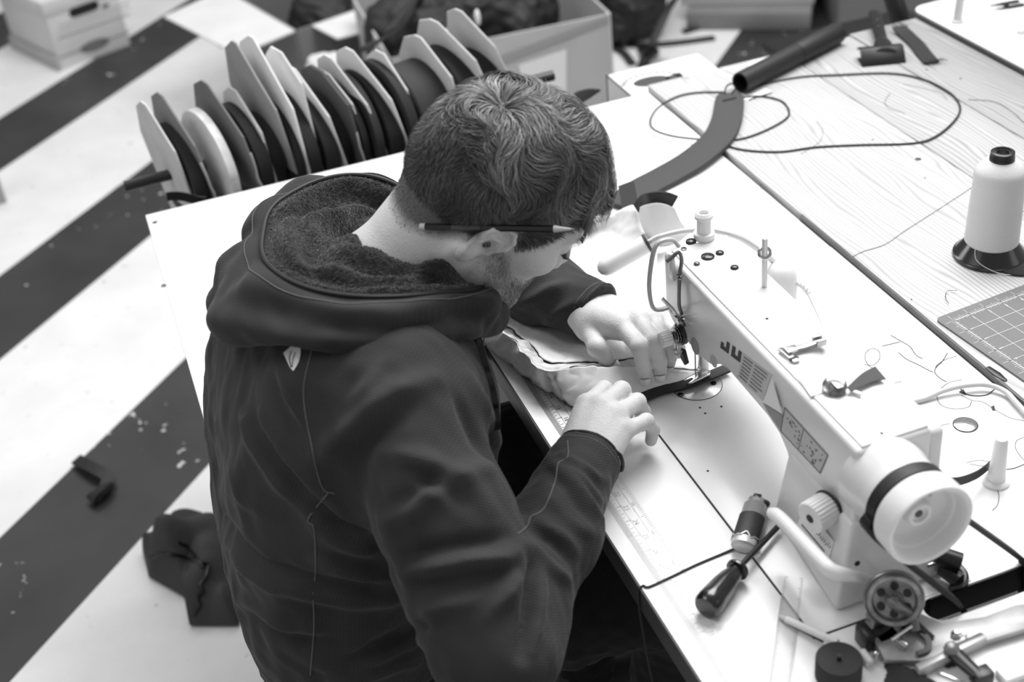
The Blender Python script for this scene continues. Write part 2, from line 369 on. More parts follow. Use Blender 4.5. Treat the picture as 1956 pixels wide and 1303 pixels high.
ZC = ZTOP+.0022
fx = lambda x, y, d=0: PX(x, y, 0, FX-d)
# caps and screws on the top cover
for i, ((x, y), r) in enumerate((((1320, 462), .0062), ((1352, 491), .0078), ((1306, 476), .0034), ((1375, 484), .0048), ((1331, 505), .0036), ((1403, 512), .0047))):
    c = T(x, y, ZC)
    O('top_cap', MB().lathe([(r, -.001), (r, .0012), (r*.93, .0018), (r*.6, .0026), (0, .003)] if i != 2 else [(r, -.001), (r, .001), (r*.6, .0012), (r*.5, .0004), (0, .0002)], c, (0, 0, 1), 20), M('cap_%d' % (i in (2, 4)), (58, 105)[i in (2, 4)], .22, .6), mc)
for px in ((1465, 609), (1684, 828)):
    O('screw_hole', MB().lathe([(.0017, -.001), (.0017, .0004)], T(*px, ZC), (0, 0, 1), 10), GAP, mc)
c = T(1345, 455, ZC)
O('thread_post', MB().lathe([(.0115, 0), (.0125, .002), (.0125, .008), (.0085, .009), (.0082, .026), (.0108, .028), (.0112, .032), (.0085, .035), (.006, .0345), (.0055, .030), (0, .03)], c, (0, 0, 1), 24), PLA, mc)
c = T(1460, 547, ZC); ax = nrm((.0, .0, 1))
O('spool_rod', MB().lathe([(.0032, 0), (.0032, .062), (0, .063)], c, ax, 12), M('rod', 215, .3, .3), mc)
O('thread_eyelet', MB().tube([c+V3(0, 0, .043)+.0062*(math.cos(a)*cr+math.sin(a)*cu) for a in np.linspace(0, 2*math.pi, 20)[:-1]], .0018, 6, closed=True), CHR, mc)
# face end: plate, guard, bar
O('face_plate', MB().box((.566, 1.2515, .840), (.634, 1.2555, .914)), ENA, mc, bevel=.0025, seg=3)
g_ = [PX(x, y, 1, 1.217) for x, y in ((1296, 470), (1284, 458), (1262, 461), (1250, 476), (1243, 510), (1240, 545), (1243, 575), (1250, 590), (1264, 591), (1280, 586))]
O('finger_guard', MB().tube(spline(g_, 50), .0034, 8, flat=.75), M('guard_grey', 190, .3), mc)
O('bar_bracket', MB().tube(spline([PX(x, y, 1, 1.20) for x, y in ((1272, 500), (1284, 492), (1296, 482), (1302, 497), (1298, 530), (1297, 580), (1302, 600))], 30), .0022, 6), M('bracket_grey', 105, .3, .6), mc)
O('takeup_lever', MB().tube(spline([PX(x, y, 1, 1.175) for x, y in ((1263, 568), (1272, 578), (1284, 590), (1290, 600))], 12), .0025, 6), CHR, mc)
O('side_lug', MB().prism([(0, 0), (.012, 0), (.014, .03), (.004, .034)], fx(1293, 536, .002), (0, 1, 0), (0, 0, 1), (-.005, 0, 0)), ENA, mc, bevel=.001)
O('lug_screw', MB().lathe([(.0042, 0), (.0042, .003), (.002, .004), (0, .0035)], fx(1300, 528, .002), (-1, -.2, 0), 12), CHR, mc)
# thread tension unit
tc_ = fx(1303, 637); A = nrm((-1, -.05, 0))
O('tension_plate', MB().lathe([(.0135, -.001), (.0135, .004), (.012, .005), (0, .005)], tc_, A, 28), M('tension_grey', 70, .3, .7), mc)
for k in range(3):
    O('tension_disc', MB().lathe([(.003, .0055+.0022*k), (.0125-.0012*k, .005+.0022*k), (.0128-.0012*k, .0058+.0022*k), (.003, .0066+.0022*k)], tc_, A, 28, closed=True), CHR, mc)
O('tension_spring', MB().tube([tc_+A*(.012+.008*t)+.0052*(math.cos(18*t)*V3(0, 1, 0)+math.sin(18*t)*V3(0, 0, 1)) for t in np.linspace(0, 1, 50)], .0009, 5), M('spring', 90, .25, .9), mc)
kn = MB(); ring = []
for i in range(48):
    a = i*2*math.pi/48; ring.append(.0098 if i % 2 else .0088)
def knurl(o, ax, R, L, n=24, r0=.9):
    ax = nrm(ax); e1 = nrm(np.cross(ax, (0, 0, 1))); e2 = np.cross(ax, e1); m = MB(); N = n*4
    for h, s in ((0, .96), (.06*L, 1), (.94*L, 1), (L, .95)):
        for i in range(N):
            a = i*2*math.pi/N; q = R*s*(1 if i % 4 in (1, 2) else r0); m.v.append(tuple(o+ax*h+q*(math.cos(a)*e1+math.sin(a)*e2)))
    m.f = [(i*N+k, i*N+(k+1) % N, i*N+N+(k+1) % N, i*N+N+k) for i in range(3) for k in range(N)]+[tuple(range(N))[::-1], tuple(range(3*N, 4*N))]
    return m
O('tension_knob', knurl(tc_+A*.016, A, .0095, .013, 18, .9), PLA, mc)
O('thread_guide', MB().tube(spline([fx(x, y, .006) for x, y in ((1290, 618), (1292, 645), (1293, 664), (1287, 672), (1294, 678), (1302, 672))], 24), .0012, 6), CHR, mc)
O('upper_guide', MB().tube(spline([fx(x, y, .005) for x, y in ((1284, 592), (1290, 600), (1296, 606), (1306, 612), (1312, 622))], 14), .003, 6), CHR, mc)
O('upper_tension', MB().lathe([(.0075, 0), (.0075, .003), (.0035, .004), (.0035, .009), (.0015, .0095)], fx(1307, 612), A, 18), CHR, mc)
for px, r, g in (((1328, 661), .0105, 150), ((1364, 690), .0075, 178)):
    O('plug', MB().lathe([(r, 0), (r, .0008), (r*.9, .0012), (0, .0012)], fx(*px), (-1, 0, 0), 24), M('plug_%d' % g, g, .4), mc)
O('guard_plate', MB().prism([(0, 0), (.012, -.004), (.02, .004), (.012, .018), (.003, .016)], fx(1303, 682, .001), (0, -1, 0), (0, 0, 1), (-.003, 0, 0)), M('dark_steel', 60, .25, .8), mc, bevel=.0008)
# needle, presser foot, throat plate
nd = T(1329, 728, .757)
O('needle_bar', MB().lathe([(.0032, 0), (.0032, .03), (0, .03)], (nd[0], nd[1], .806), (0, 0, 1), 14), CHR, mc)
O('needle', MB().lathe([(.0004, 0), (.0009, .01), (.001, .045)], (nd[0], nd[1], .757), (0, 0, 1), 8), CHR, mc)
pf = V3(nd[0]+.009, nd[1]-.001, 0)
O('presser_bar', MB().lathe([(.0042, .795), (.0042, .832)], pf, (0, 0, 1), 14), CHR, mc)
mb = MB().box((-.004, -.0055, .770), (.006, .0055, .803), c=pf); 
O('presser_shank', mb, CHR, mc, bevel=.0012)
ft = [(-.026, -.0035), (-.022, -.0062), (.006, -.0068), (.010, -.004), (.010, .004), (.006, .0068), (-.022, .0062), (-.026, .0035), (-.016, .0015), (-.016, -.0015)]
pfd = O('presser_foot', MB().prism(ft, (pf[0], pf[1], .7645), nrm((.97, .24, 0)), nrm((-.24, .97, 0)), (0, 0, .0022)), CHR, mc, bevel=.0005)
O('foot_hinge', MB().box((-.005, -.006, .7665), (.004, .006, .773), c=pf), CHR, pfd, bevel=.001)
O('foot_screw', MB().lathe([(.004, 0), (.004, .006), (.003, .007), (0, .007)], pf+V3(.005, -.004, .793), (.3, -1, .1), 14), M('dark_steel', 60, .25, .8), pfd)
tp = T(1331, 736, ZB); 
plate = O('throat_plate', MB().lathe([(.0305, -.001), (.0305, .0006), (.030, .0009), (0, .0009)], tp, (0, 0, 1), 48), M('plate_steel', 205, .25, .5), mc)
O('plate_rim', MB().lathe([(.0312, -.001), (.0312, .0004), (.0306, .0004), (.0306, -.001)], tp, (0, 0, 1), 48, closed=True), GAP, plate)
for px in ((1300, 755), (1363, 733)):
    O('plate_screw', MB().lathe([(.0036, 0), (.0036, .0014), (.0018, .0015), (.0016, .0008), (0, .0008)], T(*px, ZB+.0006), (0, 0, 1), 14), M('dark_steel', 60, .25, .8), plate)
for px in ((1337, 779), (1347, 790), (1352, 900), (1378, 777)):
    O('bed_hole', MB().lathe([(.0015, 0), (.0015, .0004)], T(*px, ZB-.0001), (0, 0, 1), 10), GAP, mc)
# lettering and stickers on the arm (flat print)
def onface(name, pts, m, d=.0003, th=.0002, parent=None):
    P = [fx(x, y, d) for x, y in pts]; n = len(P)
    return O(name, MB().add(P+[p+V3(th, 0, 0) for p in P], [tuple(range(n))]+[(i, (i+1) % n, n+(i+1) % n, n+i) for i in range(n)]), m, parent or mc, sharp=30)
def glyph(strokes, u0, w_, name):     # letters J and U drawn in the arm's own plane, along -Y, leaning with the arm
    a, b, c = fx(1376, 664), fx(1414, 693), fx(1379, 644)
    ux = (b-a); uz = (c-a)
    for s in strokes:
        P = [a+ux*(u0+x*w_)+uz*z for x, z in s]; P = [p-V3(.0003, 0, 0) for p in P]
        O(name, MB().add(P, [tuple(range(len(P)))]), INK, mc, sharp=0)
glyph([[(0, .55), (.0, 1), (.2, 1), (.2, .55)]][:0] + [[(.0, 0), (1, 0), (1, 1), (.62, 1), (.62, .36), (.36, .36), (.36, .62), (.0, .62)]], .0, .42, 'letter_j')
glyph([[(.0, 0), (1, 0), (1, 1), (.66, 1), (.66, .36), (.36, .36), (.36, 1), (.0, 1)]], .54, .46, 'letter_u')
PAP = M('sticker_paper', 196, .5); PAP2 = M('sticker_back', 236, .5)
st = onface('instruction_sticker', ((1419, 675), (1474, 716), (1457, 766), (1407, 719)), PAP, .0005)
for i in range(7):
    for k in range(2):
        a, b = (1422+i*.2, 684), (1411, 715)
        u = (i+.7)/7.6; p0 = V3(1419, 675, 0)*(1-u)+V3(1407, 719, 0)*u; p1 = V3(1474, 716, 0)*(1-u)+V3(1457, 766, 0)*u
        s0, s1 = ((.06, .36), (.44, .9-.2*random.random()))[k]
        q0, q1 = p0*(1-s0)+p1*s0, p0*(1-s1)+p1*s1
        onface('print_line', ((q0[0], q0[1]), (q1[0], q1[1]), (q1[0]-.5, q1[1]+1.5), (q0[0]-.5, q0[1]+1.5)), M('print_grey', 110, .6), .0011, parent=st)
onface('sticker_peel', ((1474, 722), (1494, 791), (1457, 768)), PAP2, .004, parent=st)
onface('peel_shade', ((1457, 770), (1494, 793), (1492, 826), (1468, 790)), M('sticker_shadow', 150, .6), .0006, parent=st)  # grey patch painted as the shade below the peeled corner
lb = onface('warning_label', ((1498, 778), (1581, 870), (1566, 905), (1490, 824)), M('label_grey', 188, .5), .0006)
L4 = [V3(1498, 778, 0), V3(1581, 870, 0), V3(1566, 905, 0), V3(1490, 824, 0)]
def lq(u, v): return ((L4[0]*(1-u)+L4[1]*u)*(1-v)+(L4[3]*(1-u)+L4[2]*u)*v)[:2]
LIN = M('label_line', 105, .6)
for (u0, v0, u1, v1) in ((0, 0, 1, .03), (0, .97, 1, 1), (0, 0, .012, 1), (.988, 0, 1, 1), (.44, .05, .45, .95)):
    onface('label_border', (lq(u0, v0), lq(u1, v0), lq(u1, v1), lq(u0, v1)), LIN, .001, parent=lb)
for k in range(30):
    u, v = random.uniform(.04, .93), random.uniform(.1, .85); 
    if abs(u-.44) < .04: continue
    s, h = random.uniform(.015, .055), random.uniform(.03, .12)
    onface('label_mark', (lq(u, v), lq(u+s, v+random.uniform(-.05, .05)), lq(u+s*.8, v+h), lq(u, v+h*.6)), M('label_ink', random.choice((70, 100, 130)), .6), .001, parent=lb)
# stitch dial
dc = PX(1573, 975, 0, .548); DA = nrm((-1, -.25, -.03))
dial = O('stitch_dial', knurl(dc-DA*.006, DA, .0172, .024, 26, .95), PLA, mc)
O('dial_hole', MB().lathe([(.0045, 0), (.0045, .0006)], dc+DA*.0182, DA, 16), BLK, dial)
O('dial_gap', MB().lathe([(.0185, 0), (.0185, .002)], dc-DA*.008, DA, 28), GAP, dial)
su = nrm((.35, 0, .94)); o_ = PX(1524, 1004, 0, .5405)+V3(-.0008, 0, 0)
tag_ = O('brand_sticker', MB().prism([(0, 0), (.060, 0), (.056, .024), (0, .024)], o_, (0, -1, 0), su, (-.0006, 0, 0)), PAP2, mc)
for i in range(16):
    a = .004+i*.0033; O('script_mark', MB().prism([(0, 0), (.0014, .001), (.0022, .004+.003*random.random()), (.0009, .003)], o_+V3(-.0008, -a, 0)+su*(.012+.002*random.random()), (0, -1, 0), su, (-.0002, 0, 0)), INK, tag_)
O('script_line', MB().prism([(.006, .006), (.05, .006), (.05, .0075), (.006, .0075)], o_+V3(-.0008, 0, 0), (0, -1, 0), su, (-.0002, 0, 0)), LIN, tag_)
# lever
lv = [PX(1474, 980, 0, .512), PX(1490, 990, 0, .511), PX(1530, 1032, 0, .510), PX(1568, 1072, 0, .510), PX(1590, 1091, 0, .514), PX(1618, 1098, 0, .530), PX(1650, 1104, 0, .556), PX(1672, 1112, 0, .575)]
O('reverse_lever', MB().tube(spline(lv, 40), np.interp(np.arange(40), [0, 3, 24, 30, 39], [.0058, .0072, .0072, .0058, .004]), 12), PLA, mc)
O('bed_stud', MB().lathe([(.006, 0), (.006, .004), (.004, .005), (0, .005)], PX(1512, 1058, 0, .537), nrm((-1, -.2, .2)), 16), BLK, mc)
for px, r in (((1636, 1022), .0042), ((1637, 1076), .003)):
    O('end_hole', MB().lathe([(r, 0), (r, .001)], PX(*px, 1, .8285 if r > .004 else .8055), (0, -1, 0), 14), BLK, mc)
# handwheel
h0 = PX(1767, 994, 1, .764); HX, HZ = h0[0], h0[2]; Wc = V3(HX, .832, HZ); W = V3(0, -1, 0)
O('wheel_boss', MB().lathe([(.043, -.01), (.0425, .010), (.0405, .022), (.041, .026), (.041, .034), (.036, .0345)], Wc, W, 48), ENA, mc)
hw = O('handwheel', MB().lathe([(.02, .050), (.0415, .050), (.044, .053), (.0445, .074), (.0435, .0775), (.0405, .0775), (.0385, .076), (.0365, .070), (.0355, .064), (.033, .062), (.0318, .056), (.029, .0535), (.0135, .052), (.0125, .060), (.0110, .0612), (.0085, .0612), (.0075, .058), (0, .058)], Wc, W, 64), PLA, mc)
O('drive_belt_band', MB().lathe([(.02, .036), (.0425, .036), (.0425, .049), (.02, .049)], Wc, W, 48), RUB, hw)
O('wheel_bolt', MB().lathe([(.004, .05), (.004, .0590), (0, .0590)], Wc, W, 12), M('bolt_dark', 60, .3, .8), hw)
for a in (.9, 2.6): O('wheel_screw', MB().lathe([(.0032, .05), (.0032, .0545), (0, .0545)], Wc+.021*V3(math.cos(a), 0, math.sin(a)), W, 10), M('bolt_dark', 60, .3, .8), hw)
def strap(path, wdir, half, th):
    P = np.asarray(path); W_ = np.broadcast_to(np.asarray(wdir, float), P.shape); m = MB()
    t = np.gradient(P, axis=0); t /= np.linalg.norm(t, axis=1)[:, None]
    Wn = W_-t*(W_*t).sum(1)[:, None]; Wn = Wn/np.linalg.norm(Wn, axis=1)[:, None]; N = np.cross(t, Wn)
    hf = np.broadcast_to(np.asarray(half, float), (len(P),))[:, None]
    R4 = np.stack([P-Wn*hf-N*th/2, P+Wn*hf-N*th/2, P+Wn*hf+N*th/2, P-Wn*hf+N*th/2], 1)
    m.v = [tuple(q) for q in R4.reshape(-1, 3)]; n = len(P)
    m.f = [(i*4+k, i*4+(k+1) % 4, i*4+4+(k+1) % 4, i*4+4+k) for i in range(n-1) for k in range(4)]+[(3, 2, 1, 0), tuple(4*(n-1)+k for k in range(4))]
    return m
by = .832-.0425
e1 = T(1953, 1092, .74); e2 = T(1838, 1163, .745)
O('belt', strap(spline([(HX+.0425, by, HZ), (HX+.045, by, HZ-.02), e1+V3(-.005, 0, .02), e1, e1+V3(.02, 0, -.12)], 20), (0, 1, 0), .0055, .005), RUB, mc)
O('belt', strap(spline([(HX-.0425, by, HZ), (HX-.040, by, HZ-.02), e2+V3(-.03, .005, .04), e2, e2+V3(.06, 0, -.12)], 20), (0, 1, 0), .0055, .005), RUB, mc)
# black bracket and joint behind the wheel
mb = MB().tube([PX(1790, 1060, 2, .78), PX(1835, 1075, 2, .775)], .010, 12).tube([T(1800, 1085, .765), T(1832, 1110, .762)], .008, 10)
O('knee_lift_joint', mb, BLK, mc)
O('knee_lift_arm', MB().tube(spline([T(1795, 1075, .762), T(1820, 1075, .760), T(1842, 1098, .758), T(1838, 1118, .756), T(1815, 1125, .756)], 24), .0042, 8), M('dark_steel', 60, .25, .8), mc)
O('knee_lift_clip', MB().box((-.008, -.004, 0), (.004, .004, .014), c=T(1778, 1090, .757)), CHR, mc, bevel=.001)
O('end_bracket', MB().box((-.03, -.012, 0), (.02, .006, .016), c=T(1700, 1100, .752)), IRON, mc, bevel=.002)
# ================================================================== the man
class Noise:
    def __init__(s, seed, f, n=10):
        r = np.random.default_rng(seed); d = r.normal(size=(n, 3)); d /= np.linalg.norm(d, axis=1)[:, None]
        s.k = (d*f*(.6+.8*r.random((n, 1)))).astype(np.float32); s.p = (r.random(n)*6.28).astype(np.float32); s.n = n
    def __call__(s, p): return np.sin(p@s.k.T*6.283+s.p).sum(-1)*(1.4/s.n**.5)*.7
man = E('person', (.12, 1.25, 0), 'man in a dark hooded fleece bent over the sewing machine, pencil behind ear', 'person')
HO = V3(.346, 1.230, 1.058)
def hframe(yaw, pit, rol):
    F = V3(math.cos(yaw)*math.cos(pit), math.sin(yaw)*math.cos(pit), -math.sin(pit)); L = V3(-math.sin(yaw), math.cos(yaw), 0); U = np.cross(F, L)
    return np.stack([F, math.cos(rol)*L+math.sin(rol)*U, math.cos(rol)*U-math.sin(rol)*L])
HM = hframe(*np.radians([-8., 40., 9.]))
hl = lambda p: ((p-HO.astype(np.float32))@HM.T.astype(np.float32))        # world -> head
hw_ = lambda l: HO+np.asarray(l, float)@HM                                # head -> world
NB = V3(.228, 1.248, .975)
def sd_skull(p):
    q = hl(p)
    d = smin(sd_ell(q, (.004, 0, .046), (.097, .0765, .083)), sd_ell(q, (-.03, 0, .022), (.070, .066, .070)), .03)
    f = sd_ell(q, (.046, 0, -.018), (.052, .057, .080))
    f = smin(f, sd_ell(q, (.042, 0, -.066), (.046, .046, .032)), .025)
    ya = q*np.float32([1, 0, 1]) + np.abs(q[..., 1:2])*np.float32([0, 1, 0])    # mirrored half
    f = smin(f, sd_cone(ya, (-.004, .055, -.040), (.070, .026, -.086), .013, .013), .022)
    f = smin(f, sd_ell(q, (.080, 0, -.088), (.020, .026, .018)), .02)
    f = smin(f, sd_ell(ya, (.066, .044, -.010), (.024, .018, .018)), .018)
    d = smin(d, f, .03)
    d = smin(d, sd_cone(ya, (.090, .0, .034), (.082, .043, .036), .012, .010), .016)
    d = smax(d, -sd_ell(ya, (.104, .034, .012), (.017, .017, .012)), .014)
    d = smin(d, sd_ell(ya, (.0835, .033, .013), (.0135, .015, .0125)), .004)
    d = smin(d, sd_cone(q, (.096, 0, .026), (.114, 0, -.016), .0075, .0100), .012)
    d = smin(d, sd_ell(ya, (.103, .0115, -.023), (.012, .0085, .0085)), .008)
    d = smin(d, sd_cone(ya, (.096, 0, -.050), (.085, .022, -.053), .0075, .004), .010)
    d = smin(d, sd_cone(ya, (.094, 0, -.061), (.085, .020, -.060), .0075, .004), .008)
    return d
EC = V3(-.004, -.0745, -.004); EA = math.radians(34); ES = .88
def sd_ear(p, side=-1):
    q = hl(p).copy(); q[..., 1] *= -side                                 # both ears share one shape on the right side
    q = (q-EC.astype(np.float32))/np.float32(ES); c, s = np.float32(math.cos(EA)), np.float32(math.sin(EA))
    a = q[..., 0]*c-q[..., 2]*s; b = q[..., 2]*c+q[..., 0]*s; o = -q[..., 1]
    e = np.stack([a, b, o-np.clip(-a+.012, 0, .04)*.12], -1)             # rear edge stands off the head
    d = sd_ell(e, (-.003, .004, .002), (.0185, .031, .0040))
    rim = [(.011, .004), (.0145, .016), (.010, .028), (-.002, .034), (-.0145, .029), (-.0205, .014), (-.0185, -.003), (-.0125, -.018), (-.005, -.027)]
    for (x0, y0), (x1, y1) in zip(rim[:-1], rim[1:]): d = smin(d, sd_cone(e, (x0, y0, .0062), (x1, y1, .0062), .0031, .0031), .0025)
    d = smax(d, -sd_ell(e, (.0015, -.002, .0085), (.0095, .0125, .0095)), .003)
    d = smax(d, -sd_ell(e, (-.004, .020, .0080), (.0095, .0070, .0065)), .003)
    for (x0, y0), (x1, y1) in (((-.001, .014), (-.011, .008)), ((-.011, .008), (-.011, -.006)), ((-.011, -.006), (-.005, -.016))):
        d = smin(d, sd_cone(e, (x0, y0, .0050), (x1, y1, .0050), .0025, .0025), .0025)
    d = smin(d, sd_ell(e, (.0115, -.005, .004), (.0035, .0065, .0045)), .004)
    return smin(d, sd_ell(e, (-.002, -.025, .003), (.0085, .0095, .0042)), .005)*np.float32(ES)
# ---- joints
SR, SL = V3(.190, 1.085, .942), V3(.188, 1.415, .960)
ER, EL = V3(.207, .893, .775), V3(.385, 1.560, .822)
WR, WL = V3(.368, 1.062, .799), V3(.490, 1.372, .802)
FR = [  # right hand: MCP, PIP, DIP, TIP of index..little, then thumb
 [(.409, 1.138, .823), (.441, 1.166, .815), (.449, 1.177, .793), (.446, 1.178, .775)],
 [(.420, 1.122, .828), (.455, 1.147, .822), (.465, 1.156, .799), (.463, 1.157, .778)],
 [(.429, 1.106, .823), (.466, 1.129, .814), (.476, 1.137, .791), (.474, 1.139, .771)],
 [(.431, 1.089, .813), (.465, 1.103, .805), (.475, 1.108, .786), (.473, 1.111, .769)],
 [(.384, 1.108, .796), (.424, 1.152, .793), (.449, 1.174, .780), (.469, 1.182, .772)]]
FL = [
 [(.508, 1.266, .823), (.509, 1.216, .822), (.512, 1.213, .794), (.514, 1.216, .777)],
 [(.528, 1.264, .826), (.528, 1.216, .824), (.531, 1.211, .796), (.533, 1.214, .777)],
 [(.547, 1.268, .820), (.546, 1.222, .817), (.550, 1.222, .791), (.552, 1.229, .776)],
 [(.562, 1.278, .810), (.568, 1.243, .805), (.571, 1.240, .786), (.573, 1.246, .774)],
 [(.484, 1.314, .800), tuple(T(1141, 664, .801)), tuple(T(1156, 681, .788)), tuple(T(1167, 695, .775))]]
RAD = [(.0112, .0102, .0091, .0082), (.0115, .0104, .0093, .0083), (.0110, .0098, .0088, .0080), (.0100, .0085, .0077, .0070), (.0140, .0118, .0108, .0092)]
def sd_hand(p, F, wrist, elbow):
    wr = np.asarray(wrist); pal = None
    dirf = nrm(np.asarray(F[1][0])-wr); w0 = wr; side = nrm(np.asarray(F[3][0])-np.asarray(F[0][0]))
    for i, s in zip(range(4), (-.019, -.006, .007, .018)):
        c = sd_cone(p, w0+side*s, F[i][0], .017-.002*(i == 3), RAD[i][0]+.0018)
        pal = c if pal is None else smin(pal, c, .014)
    pal = smin(pal, sd_cone(p, w0+side*-.012, F[4][0], .018, .017), .014)
    pal = smin(pal, sd_cone(p, F[4][0], np.asarray(F[0][0])-V3(0, 0, .008), .013, .009), .016)
    for i in range(4): pal = smin(pal, sd_cone(p, w0+side*(-.012+.009*i)+V3(0, 0, .013), np.asarray(F[i][0])+V3(0, 0, .0075), .0042, .0050), .0045)
    el = np.asarray(elbow)
    for s in (-.013, .013): pal = smin(pal, sd_cone(p, wr+(el-wr)*.35+side*s, w0+side*s, .026, .0195), .02)
    d = pal
    fs = None
    for i in range(5):
        c = None
        for k in range(3):
            s = sd_cone(p, F[i][k], F[i][k+1], RAD[i][k], RAD[i][k+1]); c = s if c is None else smin(c, s, .003)
        # knuckle swellings
        c = smin(c, sd_ell(p, F[i][1], (RAD[i][1]*1.04,)*3), .003)
        fs = c if fs is None else smin(fs, c, .0012)
    return smin(d, fs, .0055)
bn = Noise(3, 160)
def near(p, c, R, fn):
    c = np.asarray(c, np.float32); d2 = np.sqrt(((p-c)**2).sum(-1)); m = d2 < R; out = d2-np.float32(R-.03)
    if m.any(): out[m] = fn(p[m])
    return out
def body(p):
    d = near(p, hw_((.01, 0, .01)), .20, sd_skull)
    for sg in (-1, 1): d = smin(d, near(p, hw_((EC[0], -sg*EC[1], EC[2])), .075, lambda x: sd_ear(x, sg)), .004)
    n0 = hw_((-.028, 0, -.030)); n1 = hw_((.012, 0, -.055))
    nk = smin(sd_cone(p, n0, NB, .058, .060), sd_cone(p, n1, NB+V3(.035, 0, -.02), .044, .050), .03)
    d = smin(d, nk, .022)
    d = smin(d, sd_cone(p, hw_((-.018, -.060, -.032)), NB+V3(.075, -.028, -.03), .013, .010), .02)
    d = smin(d, sd_cone(p, NB, SR, .05, .03), .03); d = smin(d, sd_cone(p, NB, SL, .05, .03), .03)
    for S, e, W in ((SR, ER, WR), (SL, EL, WL)):
        d = smin(d, sd_cone(p, S, e, .034, .028), .03); d = smin(d, sd_cone(p, e, np.asarray(W), .026, .022), .02)
    for F, W, e in ((FR, WR, ER), (FL, WL, EL)):
        d = smin(d, near(p, np.mean([F[1][0], F[0][1], W], 0), .165, lambda x: sd_hand(x, F, W, e)), .01)
    return d
bv, bf = nets(body, (.02, .82, .70), (.64, 1.62, 1.22), .0018, 1.5)
def skin_mat():
    m = M('skin', 190, .5, spec=.35); nt, b = nodes_of(m)
    at = nt.nodes.new('ShaderNodeAttribute'); at.attribute_name = 'tone'
    tc = nt.nodes.new('ShaderNodeTexCoord')
    n = nt.nodes.new('ShaderNodeTexNoise'); n.inputs['Scale'].default_value = 90; n.inputs['Detail'].default_value = 5; nt.links.new(tc.outputs['Object'], n.inputs['Vector'])
    n2 = nt.nodes.new('ShaderNodeTexNoise'); n2.inputs['Scale'].default_value = 22; nt.links.new(tc.outputs['Object'], n2.inputs['Vector'])
    v = mth(nt, 'MULTIPLY', at.outputs['Fac'], mth(nt, 'ADD', .86, mth(nt, 'ADD', mth(nt, 'MULTIPLY', n.outputs[0], .12), mth(nt, 'MULTIPLY', n2.outputs[0], .14))))
    nt.links.new(v, b.inputs['Base Color'])
    vo = nt.nodes.new('ShaderNodeTexVoronoi'); vo.inputs['Scale'].default_value = 520; nt.links.new(tc.outputs['Object'], vo.inputs['Vector'])
    bp = nt.nodes.new('ShaderNodeBump'); bp.inputs['Strength'].default_value = .22; bp.inputs['Distance'].default_value = .0012
    nt.links.new(mth(nt, 'ADD', vo.outputs[0], mth(nt, 'MULTIPLY', n.outputs[0], 1.5)), bp.inputs['Height']); nt.links.new(bp.outputs[0], b.inputs['Normal'])
    b.inputs['Subsurface Weight'].default_value = .0
    return m
bq = hl(bv.astype(np.float32)).astype(float)
def hair_cov(q):
    """1 where scalp hair grows (head coordinates), soft at the hairline"""
    x, y, z = q[..., 0], np.abs(q[..., 1]), q[..., 2]
    line = np.interp(x, [-.12, -.075, -.045, -.022, -.012, .012, .030, .048, .064, .085, .12], [-.050, -.046, -.030, -.004, .034, .032, .002, .022, .050, .074, .078])
    return np.clip((z-line)/.016+.5, 0, 1)
def beard_cov(q):
    x, y, z = q[..., 0], np.abs(q[..., 1]), q[..., 2]
    top = np.interp(x, [-.03, .012, .03, .05, .075, .10, .12], [-.03, .0, -.012, -.036, -.044, -.040, -.046])
    low = np.interp(x, [-.02, .0, .04, .09], [-.066, -.088, -.120, -.13])
    back = np.clip((x-(-.010))/.014, 0, 1)
    return np.clip((top-z)/.016+.4, 0, 1)*np.clip((z-low)/.012+.4, 0, 1)*back
onh = (bv[:, 2] > .90) & (np.linalg.norm(bq, axis=1) < .17)
tone = np.full(len(bv), .62)
tone[~onh & (bv[:, 2] < .88)] = .60
hc, bc = hair_cov(bq)*onh, beard_cov(bq)*onh
tone = tone*(1-.78*hc)*(1-.34*bc)
bo = fast_mesh('body', bv, bf, skin_mat(), man); vattr(bo, 'tone', tone)
# fingernails
for F, nm in ((FL, 'l'), (FR, 'r')):
    for i in ((0, 1, 2, 4) if nm == 'l' else ()):
        d, t_ = np.asarray(F[i][2]), np.asarray(F[i][3]); ax = nrm(t_-d)
        wr = WL if nm == 'l' else WR
        out = np.asarray(F[i][1])-(d+t_)/2; out = V3(*(CAM-t_)) if i != 4 else V3(*(CAM-t_))+V3(0, 0, 1)
        out = nrm(out-ax*(out@ax)); sd = np.cross(ax, out); r = RAD[i][3]; G = []
        for a in np.linspace(-1, 1, 9):
            row = []
            for b in np.linspace(-1, 1, 9):
                w_ = .80*r*math.sqrt(max(0, 1-(abs(b)*.92)**4)); x = a*w_
                row.append(t_+ax*(.0005+b*.0062)+sd*x+out*(math.sqrt(max(0, (r*1.01)**2-x*x))+.0019-.0008*max(0, b)))
            G.append(row)
        nl = O('fingernail', MB().grid(G), M('nail', 222, .25, coat=.4), bo, sharp=0)
        G = np.array(G); O('nail_fold', MB().tube(np.concatenate([G[0, ::-1], G[1:-1, 0], G[-1]])-out*.0004, .00038, 5), M('nail_edge', 140, .6), bo, sharp=0)

